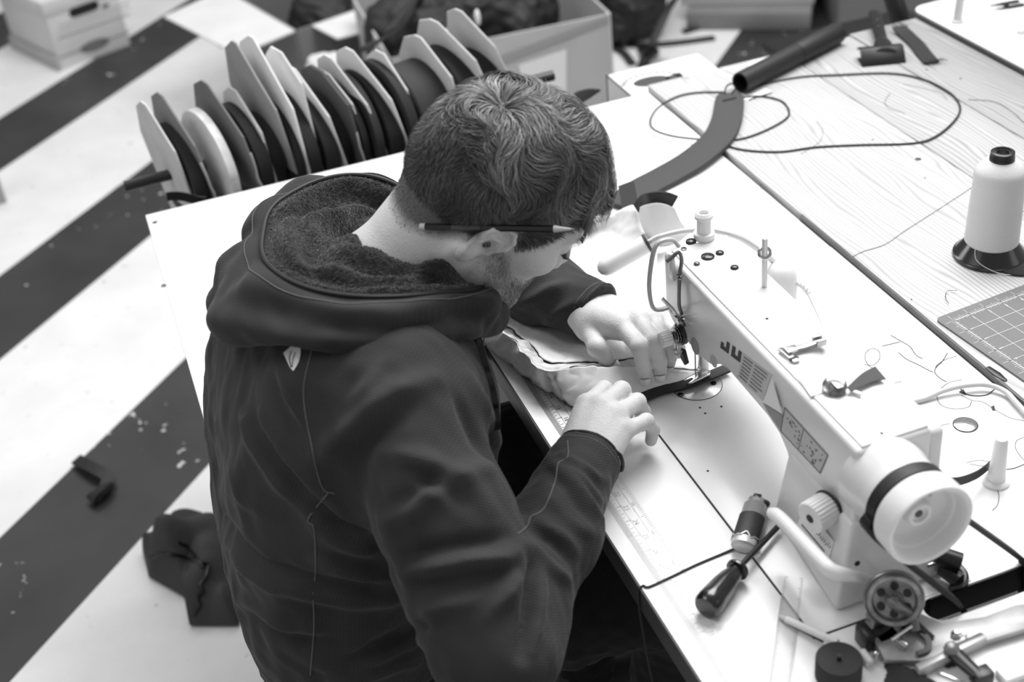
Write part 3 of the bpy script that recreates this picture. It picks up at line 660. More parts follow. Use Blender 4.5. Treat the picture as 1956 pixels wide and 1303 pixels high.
# ------------------------------------------------------------------ hair and stubble: thin tapered ribbons
def strands(root, nrmv, flow, L, W, segs, sdf, lift, curl, seed):
    """root points on the skin, grown along flow and kept at a height above the skin"""
    r = np.random.default_rng(seed); N = len(root); P = [root.copy()]; p = root.copy(); d = flow.copy()
    nz1, nz2 = Noise(seed+1, 17, 6), Noise(seed+2, 60, 8)
    jit = r.normal(size=(N, 3))*curl[:, None]
    for k in range(segs):
        s = (k+1)/segs; st = (L/segs)[:, None]
        e = .0015; pf = p.astype(np.float32); d0 = sdf(pf)
        g = np.stack([sdf(pf+np.float32(e)*np.float32(v))-d0 for v in ((1, 0, 0), (0, 1, 0), (0, 0, 1))], -1)
        g = g/np.maximum(np.linalg.norm(g, axis=1)[:, None], 1e-9)
        sw = (nz1(pf)*1.0+nz2(pf)*.28)[:, None]; tn = np.cross(g, d)
        dd = d+tn*sw*(.15+.95*np.clip(L/.035, 0, 1))[:, None]+jit*.5; dd = dd-g*(dd*g).sum(1)[:, None]; dd /= np.linalg.norm(dd, axis=1)[:, None]+1e-9
        p = p+dd*st; d = d*.75+dd*.25; d = d-g*(d*g).sum(1)[:, None]; d /= np.linalg.norm(d, axis=1)[:, None]+1e-9
        tgt = lift*(math.sin(s*1.9)+.12*s)+.0004
        p = p+g*(np.clip(tgt-sdf(p.astype(np.float32)), -.02, .02))[:, None]; P.append(p.copy())
    P = np.stack(P, 1); n = nrmv[:, None, :]; t = np.gradient(P, axis=1)
    wv = np.cross(t, n+r.normal(size=(N, 1, 3))*.35); wv /= np.linalg.norm(wv, axis=2)[..., None]+1e-9
    tp = np.linspace(1, .15, segs+1)[None, :, None]; wv = wv*(W[:, None, None]*tp)
    V = np.stack([P-wv, P+wv], 2).reshape(-1, 3)
    i = np.arange(N)[:, None]*(2*(segs+1))+np.arange(segs)[None]*2
    f = np.stack([i, i+1, i+3, i+2], -1).reshape(-1, 4); return V, f
tri = bf; cen = bv[bf].mean(1); fn_ = np.cross(bv[bf[:, 2]]-bv[bf[:, 0]], bv[bf[:, 3]]-bv[bf[:, 1]]); ar = np.linalg.norm(fn_, axis=1)/2; fn_ /= np.linalg.norm(fn_, axis=1)[:, None]+1e-12
if (fn_[:2000]*(cen[:2000]-cen.mean(0))).sum() < 0: fn_ = -fn_
cq = hl(cen.astype(np.float32)).astype(float); head = (cen[:, 2] > .9) & (np.linalg.norm(cq, axis=1) < .17)
earside = (np.abs(cq[:, 1]) > .0795)
skull32 = sd_skull
cvr = hair_cov(cq)*head*(~(earside & (np.abs(cq[:, 0]) < .035) & (cq[:, 2] < .045)))
whorl_q = V3(-.058, -.014, .110)
def pick(wt, n, seed):
    r = np.random.default_rng(seed); pr = ar*wt; pr /= pr.sum(); i = r.choice(len(ar), n, p=pr)
    return i, cen[i]+(r.random((n, 3))-.5)*.0016
i, rt = pick(cvr, 52000, 1); q = cq[i]; nn = fn_[i]
fl = q-whorl_q; fl[:, 2] += 0
flw = fl@HM; swl = np.cross(nn, flw); dist = np.linalg.norm(fl, axis=1)
flw = flw+swl*(np.clip(1-dist/.07, 0, 1)*1.0)[:, None]+(V3(.6, -.5, 0)@HM)*(.05*np.clip((q[:, 0]-.0)/.06, 0, 1)*np.clip((q[:, 2]-.06)/.03, 0, 1))[:, None]
flw = flw-nn*(flw*nn).sum(1)[:, None]; flw /= np.linalg.norm(flw, axis=1)[:, None]+1e-9
top = np.clip((q[:, 2]-.050)/.045, 0, 1)*np.clip((q[:, 0]+.10)/.06, .25, 1)
rs = np.random.default_rng(5)
L = (.0045+.010*np.clip((q[:, 2]+.04)/.09, 0, 1)+.030*top)*(.7+.5*rs.random(len(q)))*(.45+.55*np.clip(hair_cov(q)*1.4-.3, 0, 1))
lift = np.clip(L*.36, .0008, .0150)*(.55+.6*rs.random(len(q)))
long_ = L > .020
HT = M('hair', 60, .38, spec=.6); nt, b = nodes_of(HT)
at = nt.nodes.new('ShaderNodeAttribute'); at.attribute_name = 'tone'; nt.links.new(at.outputs['Fac'], b.inputs['Base Color'])
lk = Noise(21, 22, 8)
def hair_obj(name, sel, segs, W, seed, base, amp, curl, mat=HT, parent=bo):
    V, f = strands(rt[sel], nn[sel], flw[sel], L[sel], np.full(sel.sum(), W)*(.8+.5*np.random.default_rng(seed).random(sel.sum())), segs, skull32, lift[sel], np.full(sel.sum(), curl), seed)
    o = fast_mesh(name, V, f, mat, parent, 'stuff'); n1 = sel.sum()
    lo_ = np.clip(lk(rt[sel].astype(np.float32))*.5+.5, 0, 1)
    tn = base+amp*(np.random.default_rng(seed).random(n1)**2.0)*(.15+1.25*lo_**1.5)
    vattr(o, 'tone', np.repeat(tn, 2*(segs+1))); return o
hair_obj('long_hair', long_, 7, .00042, 31, .034, .34, .20)
hair_obj('short_hair', ~long_, 3, .00030, 32, .026, .15, .20)
# beard stubble
i, rt = pick(beard_cov(cq)*head, 15000, 9); q = cq[i]; nn = fn_[i]
flw = np.broadcast_to(V3(.35, 0, -1)@HM, rt.shape)+np.random.default_rng(2).normal(size=rt.shape)*.35; flw = flw-nn*(flw*nn).sum(1)[:, None]; flw = flw/np.linalg.norm(flw, axis=1)[:, None]
L = .0016+.0026*np.random.default_rng(3).random(len(q))*np.clip(beard_cov(q)*1.2, .2, 1); lift = L*.55
hair_obj('beard_stubble', np.ones(len(q), bool), 2, .00020, 33, .10, .55, .3)
# eyelashes and eyebrow on the visible side
def brow(cx, n, Lm, name, pts, seed):
    r = np.random.default_rng(seed); m = MB()
    for k in range(n):
        u = r.random(); a, b_, d_, l_ = pts(u, r); p0 = hw_(a); p1 = hw_(b_); p2 = hw_(d_)
        m.tube([p0, p1, p2], [.00022, .0002, .00006], 3)
    O(name, m, M('brow_hair', 45, .5), bo, sharp=0, kind='stuff')
def sproj(l, off=.0005):
    p = hw_(l)[None].astype(np.float32)
    for _ in range(6):
        d0 = sd_skull(p); e = np.float32(.001); g = np.stack([sd_skull(p+e*np.float32(v))-d0 for v in ((1, 0, 0), (0, 1, 0), (0, 0, 1))], -1)/e
        p = p-g*(d0-off)[:, None]
    return p[0].astype(float)
for sgn in (-1, 1):
    m = MB(); r = np.random.default_rng(4)
    for k in range(120):
        u = r.random(); a = sproj((.095-.012*u*u, sgn*(.014+.034*u), .034+.004*r.random()))
        m.tube([a, a+(V3(.1, sgn*.5, .2)@HM)*.004+(V3(1, 0, 0)@HM)*.0012, a+(V3(0, sgn*.9, .1)@HM)*.008+(V3(1, 0, 0)@HM)*.001], [.0003, .0002, .00008], 3)
    O('eyebrow', m, M('brow_hair', 60, .5), bo, sharp=0, kind='stuff')
    m = MB()
    for k in range(40):
        u = k/39; a = sproj((.0965-.010*u, sgn*(.022+.024*u), .0085), .0002)
        m.tube([a, a+(V3(1, sgn*.3*u, -.5)@HM)*.0045, a+(V3(1, sgn*.4*u, .0)@HM)*.0085], [.0003, .00025, .0001], 3)
    O('eyelashes', m, M('brow_hair', 60, .5), bo, sharp=0, kind='stuff')
# pencil behind the ear: a thing of its own
pa, pb = DP(802, 433, 1.385), DP(1099, 438, 1.340)
pl = nrm(pb-pa); pln = np.linalg.norm(pb-pa)
pn = E('pencil', pa, 'dark pencil with pale point tucked behind the man\'s ear', 'pencil')
hexr = .0036
def hexa(h0, h1, r0, r1, n=6): return MB().lathe([(r0, h0), (r1, h1)], pa, pl, n)
O('shaft', hexa(.006, pln-.022, hexr, hexr), M('pencil_paint', 16, .3, coat=.4), pn, sharp=20)
O('end_band', MB().lathe([(.003, 0), (.0037, .0008), (.0037, .006)], pa, pl, 18), M('pencil_end', 205, .5), pn)
O('sharpened_wood', hexa(pln-.022, pln-.004, hexr, .0010, 18), M('pencil_wood', 190, .6), pn)
O('lead', hexa(pln-.004, pln, .0010, .0003, 10), M('lead', 120, .4), pn)
O('print_mark', MB().lathe([(.00365, .035), (.00365, .065)], pa, pl, 6), M('pencil_print', 70, .4), pn)
# ------------------------------------------------------------------ jacket
CR, CL = V3(.3885, 1.0800, .8015), V3(.5045, 1.3365, .8010)            # cuff centres
def jbase(p):
    c = lambda x, y0, y1, z, r: sd_cone(p, (x, y0, z), (x, y1, z), r, r)
    d = c(.105, 1.17, 1.30, .575, .120)
    d = smin(d, c(.112, 1.17, 1.285, .70, .124), .08)
    d = smin(d, c(.140, 1.165, 1.32, .83, .130), .08)
    d = smin(d, c(.168, 1.16, 1.34, .915, .092), .07)
    d = smin(d, sd_cone(p, (.17, 1.25, .94), NB+V3(-.005, 0, -.01), .09, .060), .05)
    d = smin(d, c(.205, 1.175, 1.325, .875, .098), .07); d = smin(d, c(.185, 1.175, 1.30, .77, .100), .07)
    d = smin(d, sd_cone(p, (.175, 1.175, .925), SR+V3(0, .012, -.008), .078, .062), .075)
    ar = sd_cone(p, SR, ER, .070, .060)
    ar = smin(ar, sd_cone(p, SR*.45+ER*.55, ER+V3(.004, -.004, -.01), .066, .058), .02)
    fa = smin(sd_cone(p, ER+V3(0, 0, -.004), ER*.45+CR*.55, .060, .047), sd_cone(p, ER*.45+CR*.55, CR, .047, .0385), .02)
    ar = smin(ar, fa, .018)
    al = smin(sd_cone(p, (.175, 1.34, .94), SL, .082, .068), sd_cone(p, SL, EL, .068, .056), .03)
    al = smin(al, smin(sd_cone(p, EL, EL*.4+CL*.6, .056, .047), sd_cone(p, EL*.4+CL*.6, CL, .047, .038), .02), .02)
    d = smin(d, ar, .030); d = smin(d, al, .03)
    for cc, e, r in ((CR, ER, .0305), (CL, EL, .0300)):                   # hollow sleeve ends
        ax = nrm(cc-e); d = smax(d, ((p-cc.astype(np.float32))@ax.astype(np.float32))*np.where(np.linalg.norm(p-cc.astype(np.float32), axis=-1) < .12, 1, 0)-np.where(np.linalg.norm(p-cc.astype(np.float32), axis=-1) < .12, 0, 1), .004)
        d = smax(d, -sd_cone(p, cc+ax*.010, cc+ax*.05, r, r), .004)
    hem = .545-p[..., 2]
    return smax(d, hem, .02)
def march_many(pxs, sdf, t=1.0):
    d = np.array([ray(*q) for q in pxs]); d /= np.linalg.norm(d, axis=1)[:, None]; p = CAM+d*t; live = np.ones(len(p), bool); hit = np.zeros(len(p), bool)
    for _ in range(70):
        i = np.nonzero(live)[0]
        if not len(i): break
        s_ = sdf(p[i].astype(np.float32)); h_ = s_ < 3e-4; hit[i[h_]] = True; live[i[h_]] = False
        k_ = i[~h_]; p[k_] += d[k_]*np.maximum(s_[~h_]*.85, 2e-4)[:, None]; live[np.linalg.norm(p-CAM, axis=1) > 2.6] = False
    return [q if o else None for q, o in zip(p, hit)]
def march(px, sdf): return march_many([px], sdf)[0]
FOLDS = [  # photo strokes of the creases: (amplitude mm, width mm, points)
 (7, 10, (455, 795), (495, 866), (545, 931), (600, 996)), (-5, 8, (470, 780), (512, 850), (560, 915), (608, 970)),
 (8, 11, (410, 991), (440, 1046), (500, 1101), (600, 1136), (681, 1146), (751, 1141)), (-6, 9, (420, 975), (455, 1030), (515, 1078), (605, 1112), (700, 1120)),
 (6, 11, (430, 1131), (480, 1161), (545, 1191), (600, 1196)), (-4, 9, (425, 1155), (480, 1185), (560, 1215), (640, 1220)),
 (5, 9, (435, 890), (460, 950), (485, 970)), (5, 8, (535, 715), (555, 760), (575, 800)), (-5, 8, (520, 720), (540, 775), (560, 820)),
 (5, 8, (495, 800), (540, 870), (600, 940)), (6, 7, (620, 951), (660, 981), (700, 991)), (-5, 6, (610, 970), (650, 1000), (700, 1008)),
 (5, 8, (605, 1011), (660, 1041), (726, 1051)), (5, 8, (605, 1076), (680, 1101), (746, 1101)), (-4, 8, (605, 1050), (670, 1072), (740, 1075)),
 (6, 10, (690, 1272), (760, 1241), (821, 1216)), (-5, 9, (680, 1250), (750, 1222), (810, 1200)), (6, 9, (640, 1300), (720, 1285), (800, 1262)),
 (9, 13, (615, 870), (660, 830), (711, 780), (761, 745), (831, 720)), (-8, 12, (681, 935), (685, 870), (722, 822), (770, 785)),
 (7, 11, (731, 1001), (791, 976), (821, 951), (881, 911), (941, 896)), (-5, 9, (740, 965), (800, 935), (850, 905)),
 (6, 10, (726, 866), (796, 876), (881, 916), (931, 971)), (-6, 10, (750, 905), (820, 915), (880, 960)), (-5, 10, (900, 840), (935, 870), (950, 900)),
 (9, 10, (766, 1096), (831, 1081), (891, 1071), (960, 1068), (997, 1045)), (-8, 9, (775, 1068), (840, 1052), (900, 1040), (965, 1030)), (-6, 10, (790, 1125), (850, 1112), (920, 1105), (975, 1085)),
 (6, 9, (997, 1081), (972, 1132), (938, 1174)), (-9, 7, (1014, 1085), (1007, 1174), (997, 1250)), (6, 8, (1032, 1090), (1030, 1170), (1015, 1240)),
 (5, 7, (1048, 877), (1107, 941), (1145, 988)), (-4, 6, (1045, 900), (1095, 955), (1130, 1000)), (5, 7, (1022, 988), (1065, 1021), (1099, 1055)), (-5, 6, (1015, 1010), (1055, 1040), (1085, 1072)),
 (6, 7, (1005, 1043), (1052, 1089), (1082, 1110)), (4, 6, (1085, 900), (1125, 935), (1160, 960)), (4, 6, (1075, 870), (1130, 905), (1170, 920)), (4, 7, (1060, 960), (1100, 1005), (1130, 1020)),
 (7, 11, (891, 725), (930, 800), (955, 860)), (-7, 9, (865, 760), (905, 820), (930, 850)), (5, 8, (760, 900), (800, 930), (850, 960)), (5, 9, (720, 700), (700, 740), (670, 770)),
 (5, 8, (780, 1180), (840, 1160), (900, 1150)), (-4, 8, (800, 1205), (860, 1190)), (6, 8, (980, 590), (1035, 560), (1080, 540)), (5, 7, (1040, 620), (1070, 595), (1105, 575))]
FS = []; strokes = [spline([V3(*q, 0) for q in f_[2:]], 3*(len(f_)-2))[:, :2] for f_ in FOLDS]
hits = march_many(np.concatenate(strokes), jbase); k0 = 0
for f_, st_ in zip(FOLDS, strokes):
    Q = [q for q in hits[k0:k0+len(st_)] if q is not None]; k0 += len(st_)
    if len(Q) > 1: FS.append((f_[0]*.00135, f_[1]*.00098, np.array(Q, np.float32)))
jn1, jn2, jn3 = Noise(41, 9, 8), Noise(42, 22, 8), Noise(43, 48, 8)
def fold_disp(p, dist):
    out = np.zeros(len(p), np.float32)
    for a, w_, Q in FS:
        lo, hi = Q.min(0)-2.2*w_-.01, Q.max(0)+2.2*w_+.01; m = ((p > lo) & (p < hi)).all(1)
        if not m.any(): continue
        q = p[m]; best = np.full(len(q), 9., np.float32); par = np.zeros(len(q), np.float32); n = len(Q)-1
        for i in range(n):
            d = Q[i+1]-Q[i]; h = np.clip(((q-Q[i])@d)/(d@d+1e-12), 0, 1); r = q-Q[i]-h[:, None]*d; dd = (r*r).sum(1)
            b = dd < best; best[b] = dd[b]; par[b] = (i+h[b])/n
        out[m] += a*np.exp(-np.maximum(best-dist[m]**2, 0)/(w_*w_))*np.sin(np.pi*np.clip(par*.84+.08, 0, 1))**.6
    return out
def jacket(p):
    d = jbase(p); m = np.abs(d) < .03
    if m.any():
        q = p[m]; nc = np.minimum(np.linalg.norm(q-CR.astype(np.float32), axis=1), np.linalg.norm(q-CL.astype(np.float32), axis=1))
        k = np.clip(nc/.05, .15, 1)
        d[m] -= (fold_disp(q, d[m])+.0024*jn1(q)+.0012*jn2(q)+.0005*jn3(q))*k
    return d
jv, jf = nets(jacket, (-.08, .79, .50), (.58, 1.66, 1.06), .0034, 1.6)
def fleece_mat(name, g, cell, depth, sheen=.10):
    m = M(name, g, .85, sheen=sheen, spec=.2); nt, b = nodes_of(m); tc = nt.nodes.new('ShaderNodeTexCoord'); sx = nt.nodes.new('ShaderNodeSeparateXYZ')
    nz = nt.nodes.new('ShaderNodeTexNoise'); nz.inputs['Scale'].default_value = 18; nt.links.new(tc.outputs['Object'], nz.inputs['Vector'])
    nt.links.new(tc.outputs['Object'], sx.inputs[0]); k = 6.283/cell
    wob = mth(nt, 'MULTIPLY', nz.outputs[0], 2)
    u = mth(nt, 'ADD', mth(nt, 'MULTIPLY', mth(nt, 'ADD', mth(nt, 'MULTIPLY', sx.outputs[1], .72), mth(nt, 'ADD', mth(nt, 'MULTIPLY', sx.outputs[0], -.72), mth(nt, 'MULTIPLY', sx.outputs[2], .15))), k), wob)
    v = mth(nt, 'ADD', mth(nt, 'MULTIPLY', mth(nt, 'ADD', sx.outputs[2], mth(nt, 'ADD', mth(nt, 'MULTIPLY', sx.outputs[0], .62), mth(nt, 'MULTIPLY', sx.outputs[1], .62))), k), wob)
    h = mth(nt, 'ADD', mth(nt, 'SINE', u), mth(nt, 'MULTIPLY', mth(nt, 'SINE', v), 1.2))
    fine = nt.nodes.new('ShaderNodeTexNoise'); fine.inputs['Scale'].default_value = 900; nt.links.new(tc.outputs['Object'], fine.inputs['Vector'])
    bp = nt.nodes.new('ShaderNodeBump'); bp.inputs['Strength'].default_value = .45; bp.inputs['Distance'].default_value = depth
    nt.links.new(mth(nt, 'ADD', h, fine.outputs[0]), bp.inputs['Height']); nt.links.new(bp.outputs[0], b.inputs['Normal'])
    c = lin(g); n2 = nt.nodes.new('ShaderNodeTexNoise'); n2.inputs['Scale'].default_value = 7; nt.links.new(tc.outputs['Object'], n2.inputs['Vector'])
    nt.links.new(mth(nt, 'ADD', mth(nt, 'MULTIPLY', mth(nt, 'ADD', h, 2), c*.04), mth(nt, 'MULTIPLY', n2.outputs[0], c*1.5)), b.inputs['Base Color']); return m
JM = fleece_mat('jacket_fleece', 59, .0036, .00016); JM2 = fleece_mat('hood_fleece', 56, .0032, .00016)
jk = fast_mesh('hooded_jacket', jv, jf, JM, man, label='dark waffle fleece jacket with a fleece-lined hood')
def jline(pts, n): 
    Q = march_many(spline([V3(*q, 0) for q in pts], n)[:, :2], jacket)
    return np.array([q for q in Q if q is not None])
SEAM = M('seam_thread', 92, .8)
for pts in (((628, 941), (600, 975), (588, 996), (600, 1011), (603, 1086), (598, 1136), (600, 1196), (593, 1290)), ((597, 660), (580, 750), (595, 850), (615, 930), (640, 944)),
            ((1084, 842), (1084, 873), (1066, 886), (1060, 920), (1039, 971), (1014, 988), (1007, 1005), (990, 1020))):
    Q = jline(pts, 60)
    if len(Q) > 5: O('seam', MB().tube(Q, .0009, 5), SEAM, jk, sharp=0)
for cc, e, r, nm in ((CR, ER, .0372, 'r'), (CL, EL, .0368, 'l')):
    ax = nrm(cc-e); e1 = nrm(np.cross(ax, (0, 0, 1))); e2 = np.cross(e1, ax)
    def loop(back, off):
        o = cc-ax*back; an = np.linspace(0, 2*math.pi, 41)[:-1]; dv = np.cos(an)[:, None]*e1+np.sin(an)[:, None]*e2; tt = np.linspace(.026, .056, 61)
        dd = jacket((o+dv[:, None]*tt[None, :, None]).reshape(-1, 3).astype(np.float32)).reshape(40, 61) < 0
        rr_ = np.array([tt[np.nonzero(x)[0][-1]] if x.any() else .038 for x in dd]); return o+dv*(rr_+off)[:, None]
    ring = loop(.0022, -.0008)
    O('cuff_binding', MB().tube(ring, .0022, 8, closed=True), M('binding_black', 20, .6), jk)
    ring = loop(.011, .0001)
    O('cuff_stitching', MB().tube(ring, .0005, 4, closed=True), SEAM, jk)
# white chest-logo patch on the shoulder blade
Lg = march_many(((541, 674), (548, 668), (556, 661), (564, 655), (571, 651), (574, 662), (574, 676), (571, 690), (566, 700), (560, 709), (554, 702), (549, 692), (545, 683)), jacket)
Lg = [q+nrm(CAM-q)*.0012 for q in Lg if q is not None]; cg = np.mean(Lg, 0)+nrm(CAM-cg)*.0008 if False else np.mean(Lg, 0)
lgo = O('logo_patch', MB().add(Lg+[cg+nrm(CAM-cg)*.001], [(i, (i+1) % len(Lg), len(Lg)) for i in range(len(Lg))]), M('logo_white', 235, .6), jk, sharp=0)
for s in (.32, .62):
    Q = [Lg[0]*(1-s)+Lg[5]*s*.0+Lg[5]*s, (Lg[2]*(1-s)+Lg[8]*s), (Lg[11]*(1-s)+Lg[7]*s)][::1]
    a, b_, c_ = Lg[1]*(1-s)+Lg[6]*s, Lg[12]*(1-s*.9)+Lg[7]*s*.9, Lg[10]*(1-s*.5)+Lg[8]*s*.5
    O('logo_line', MB().tube(spline([a, b_, c_], 12)+nrm(CAM-cg)*.0012, .0006, 4), M('logo_grey', 120, .6), lgo)

# ------------------------------------------------------------------ hood lying open around the neck (swept from front right over the back to front left)
HS = {   # angle from the back: (centre x, y), lining points (rho, z) from neck to rim, outer points from rim down
 -168: ((.272, 1.245), [(.020, .935), (.038, .945), (.052, .950), (.060, .950)], [(.068, .944), (.073, .928), (.072, .908), (.064, .890), (.052, .876)]),
 -130: ((.254, 1.247), [(.026, .970), (.056, .986), (.078, .990), (.092, .986)], [(.103, .980), (.110, .966), (.109, .948), (.100, .934), (.082, .924)]),
 -90:  ((.236, 1.247), [(.028, 1.000), (.068, 1.026), (.102, 1.034), (.126, 1.032)], [(.141, 1.029), (.152, 1.018), (.155, 1.003), (.147, .988), (.118, .978)]),
 -50:  ((.232, 1.247), [(.026, 1.020), (.070, 1.045), (.108, 1.052), (.134, 1.050)], [(.155, 1.049), (.174, 1.038), (.182, 1.024), (.174, 1.008), (.145, 1.000)]),
 -15:  ((.230, 1.247), [(.018, 1.030), (.062, 1.052), (.100, 1.056), (.128, 1.054)], [(.151, 1.049), (.172, 1.034), (.187, 1.014), (.179, .994), (.150, .984)]),
 20:   ((.230, 1.247), [(.018, 1.026), (.062, 1.046), (.098, 1.052), (.124, 1.052)], [(.148, 1.040), (.174, 1.006), (.193, .966), (.187, .934), (.145, .920)]),
 55:   ((.232, 1.247), [(.028, 1.010), (.070, 1.028), (.112, 1.042), (.142, 1.050)], [(.164, 1.040), (.184, 1.008), (.192, .968), (.180, .938), (.140, .922)]),
 95:   ((.240, 1.247), [(.034, .990), (.082, 1.004), (.122, 1.024), (.150, 1.036)], [(.166, 1.028), (.177, 1.0), (.174, .975), (.160, .956), (.13, .945)]),
 135:  ((.256, 1.248), [(.050, .950), (.068, .958), (.086, .972), (.098, .982)], [(.108, .972), (.112, .954), (.110, .936), (.10, .92), (.085, .91)]),
 168:  ((.270, 1.250), [(.036, .925), (.046, .930), (.054, .938), (.062, .945)], [(.070, .936), (.074, .920), (.072, .900), (.064, .884), (.052, .874)])}
ks = sorted(HS)
def hood_surface(which, nth, npf):
    tab = []
    for k in ks:
        (cx, cy), inn, out = HS[k]; P = inn if which == 'in' else [inn[-1]]+out
        Q = spline([(q[0], q[1], 0) for q in P], npf)[:, :2]; tab.append(np.concatenate([np.full((npf, 1), cx), np.full((npf, 1), cy), Q], 1))
    tab = np.array(tab); th = np.linspace(ks[0], ks[-1], nth); G = np.zeros((nth, npf, 3))
    i0 = np.clip(np.searchsorted(ks, th, 'right')-1, 0, len(ks)-2)
    K = np.array(ks, float)
    for n in range(nth):
        i = i0[n]; u = (th[n]-K[i])/(K[i+1]-K[i]); a, b_, c_, d_ = tab[max(i-1, 0)], tab[i], tab[i+1], tab[min(i+2, len(ks)-1)]
        v = .5*((2*b_)+(c_-a)*u+(2*a-5*b_+4*c_-d_)*u**2+(3*b_-a-3*c_+d_)*u**3); t_ = math.radians(th[n])
        G[n] = np.stack([v[:, 0]-v[:, 2]*math.cos(t_), v[:, 1]+v[:, 2]*math.sin(t_), v[:, 3]], 1)
    return G
def gnorm(G):
    n = np.cross(np.gradient(G, axis=0), np.gradient(G, axis=1)); return n/(np.linalg.norm(n, axis=2)[..., None]+1e-12)
def disp(G, amt, sign=1): return G+gnorm(G)*amt[..., None]*sign
hn1, hn2, hn3 = Noise(51, 8, 6), Noise(52, 18, 8), Noise(53, 34, 8)
GO = hood_surface('out', 260, 60); sgn = 1 if (gnorm(GO)[130, 30]@V3(-1, 0, 0)) > 0 else -1
e = np.sin(np.linspace(0, math.pi, 60))[None]
fl32 = GO.astype(np.float32); GO = disp(GO, (.006*hn1(fl32)+.0065*np.sin(np.linspace(0, 8.5, 60)[None]+2.2*hn1(fl32*np.float32(.8))+np.linspace(0, 5, 260)[:, None])+.0022*hn2(fl32)+.0008*hn3(fl32))*e, sgn)
hd = O('hood', MB().grid(GO), JM2, jk, sharp=0)
GI = hood_surface('in', 420, 90); n_ = gnorm(GI); sg2 = 1 if n_[200, 40][2] > 0 else -1
f32 = GI.astype(np.float32); e = np.sin(np.linspace(0, math.pi, 90)**.8*math.pi**.2)[None]
th = np.linspace(0, 1, 420)[:, None]; pr_ = np.linspace(0, 1, 90)[None]
roll = .009*np.sin(pr_*9+th*16+1.2*hn1(f32))+.006*np.sin(pr_*17-th*9+hn2(f32))
nub = np.sin(pr_*62*3.1416)*np.sin(th*290*3.1416)*.0011+rng.normal(size=(420, 90))*.0007
GI = disp(GI, (roll+.008)*e+nub, sg2)
O('fleece_lining', MB().grid(GI), M('lining_pile', 46, .95, sheen=.35, spec=.1, var=(160, .55), bump=(420, .9, .003)), jk, sharp=0)
O('hood_stitching', MB().tube(GO[:, 9]+gnorm(GO)[:, 9]*sgn*.0006, .0006, 4), SEAM, jk)
rim = GO[:, 0]; O('hood_binding', MB().tube(rim+V3(0, 0, .001), .0028, 8), M('binding_black', 20, .6), jk)
# zip down the front
zq = jline(((902, 625), (912, 650), (922, 690), (934, 730), (944, 775), (949, 820)), 30)
if len(zq) > 6:
    O('zip', strap(zq+(CAM-zq)/np.linalg.norm(CAM-zq, axis=1)[:, None]*.001, (1, 0, .1), .005, .003), M('binding_black', 20, .6), jk)
    O('zip_pull', MB().box((-.003, -.003, -.016), (.003, .003, .004), c=zq[6]+nrm(CAM-zq[6])*.004), M('binding_black', 20, .6), jk, bevel=.001)
# ------------------------------------------------------------------ trousers, shoes
tn1, tn2 = Noise(61, 10, 8), Noise(62, 26, 8)
def trousers(p):
    d = sd_cone(p, (.10, 1.18, .55), (.10, 1.32, .55), .115, .115)
    for y, ky, ay in ((1.175, 1.075, 1.10), (1.325, 1.41, 1.40)):
        lg = smin(sd_cone(p, (.13, y, .555), (.50, ky, .575), .092, .070), sd_cone(p, (.50, ky, .575), (.46, ay, .10), .068, .048), .03)
        d = smin(d, lg, .03)
    m = np.abs(d) < .03
    if m.any(): q = p[m]; d[m] -= .003*tn1(q)+.0028*np.abs(tn2(q))
    return smax(d, .075-p[..., 2], .01)
tv, tf = nets(trousers, (-.06, .95, .04), (.62, 1.54, .70), .0055, 1.9)
fast_mesh('trousers', tv, tf, fleece_mat('trouser_cloth', 30, .0016, .0003, .1), man, label='black trousers')
def shoe(p, x, y): 
    d = smin(sd_ell(p, (x+.06, y, .045), (.11, .045, .05)), sd_cone(p, (x-.03, y, .04), (x-.02, y, .10), .045, .042), .03)
    return smax(d, .002-p[..., 2], .006)
for y in (1.10, 1.40):
    v, f = nets(lambda p: shoe(p, .46, y), (.35, y-.08, -.01), (.66, y+.08, .16), .006, 1.8)
    fast_mesh('shoe', v, f, M('shoe_leather', 28, .45), man)
st = E('stool', (.12, 1.25, 0), 'black round work stool under the seated man', 'stool')
O('seat', MB().lathe([(0, .40), (.11, .40), (.125, .41), (.125, .43), (.11, .437), (0, .437)], (.12, 1.25, 0), (0, 0, 1), 40), BLK, st)
O('post', MB().lathe([(.03, .06), (.03, .40)], (.12, 1.25, 0), (0, 0, 1), 20), STEEL, st)
for k in range(5):
    a = k*2*math.pi/5+.3; O('base_arm', MB().tube([(.12, 1.25, .07), (.12+.24*math.cos(a), 1.25+.24*math.sin(a), .035)], [.02, .014], 8), BLK, st)
    O('caster', MB().lathe([(.02, -.012), (.026, -.006), (.026, .006), (.02, .012)], (.12+.25*math.cos(a), 1.25+.25*math.sin(a), .027), (math.sin(a), -math.cos(a), 0), 16), BLK, st)
# ================================================================== things on the tables
def cord(path, r, n=8, m=80): return MB().tube(spline(path, m), r, n)
def tz(pts, z): return [T(x, y, z) for x, y in pts]
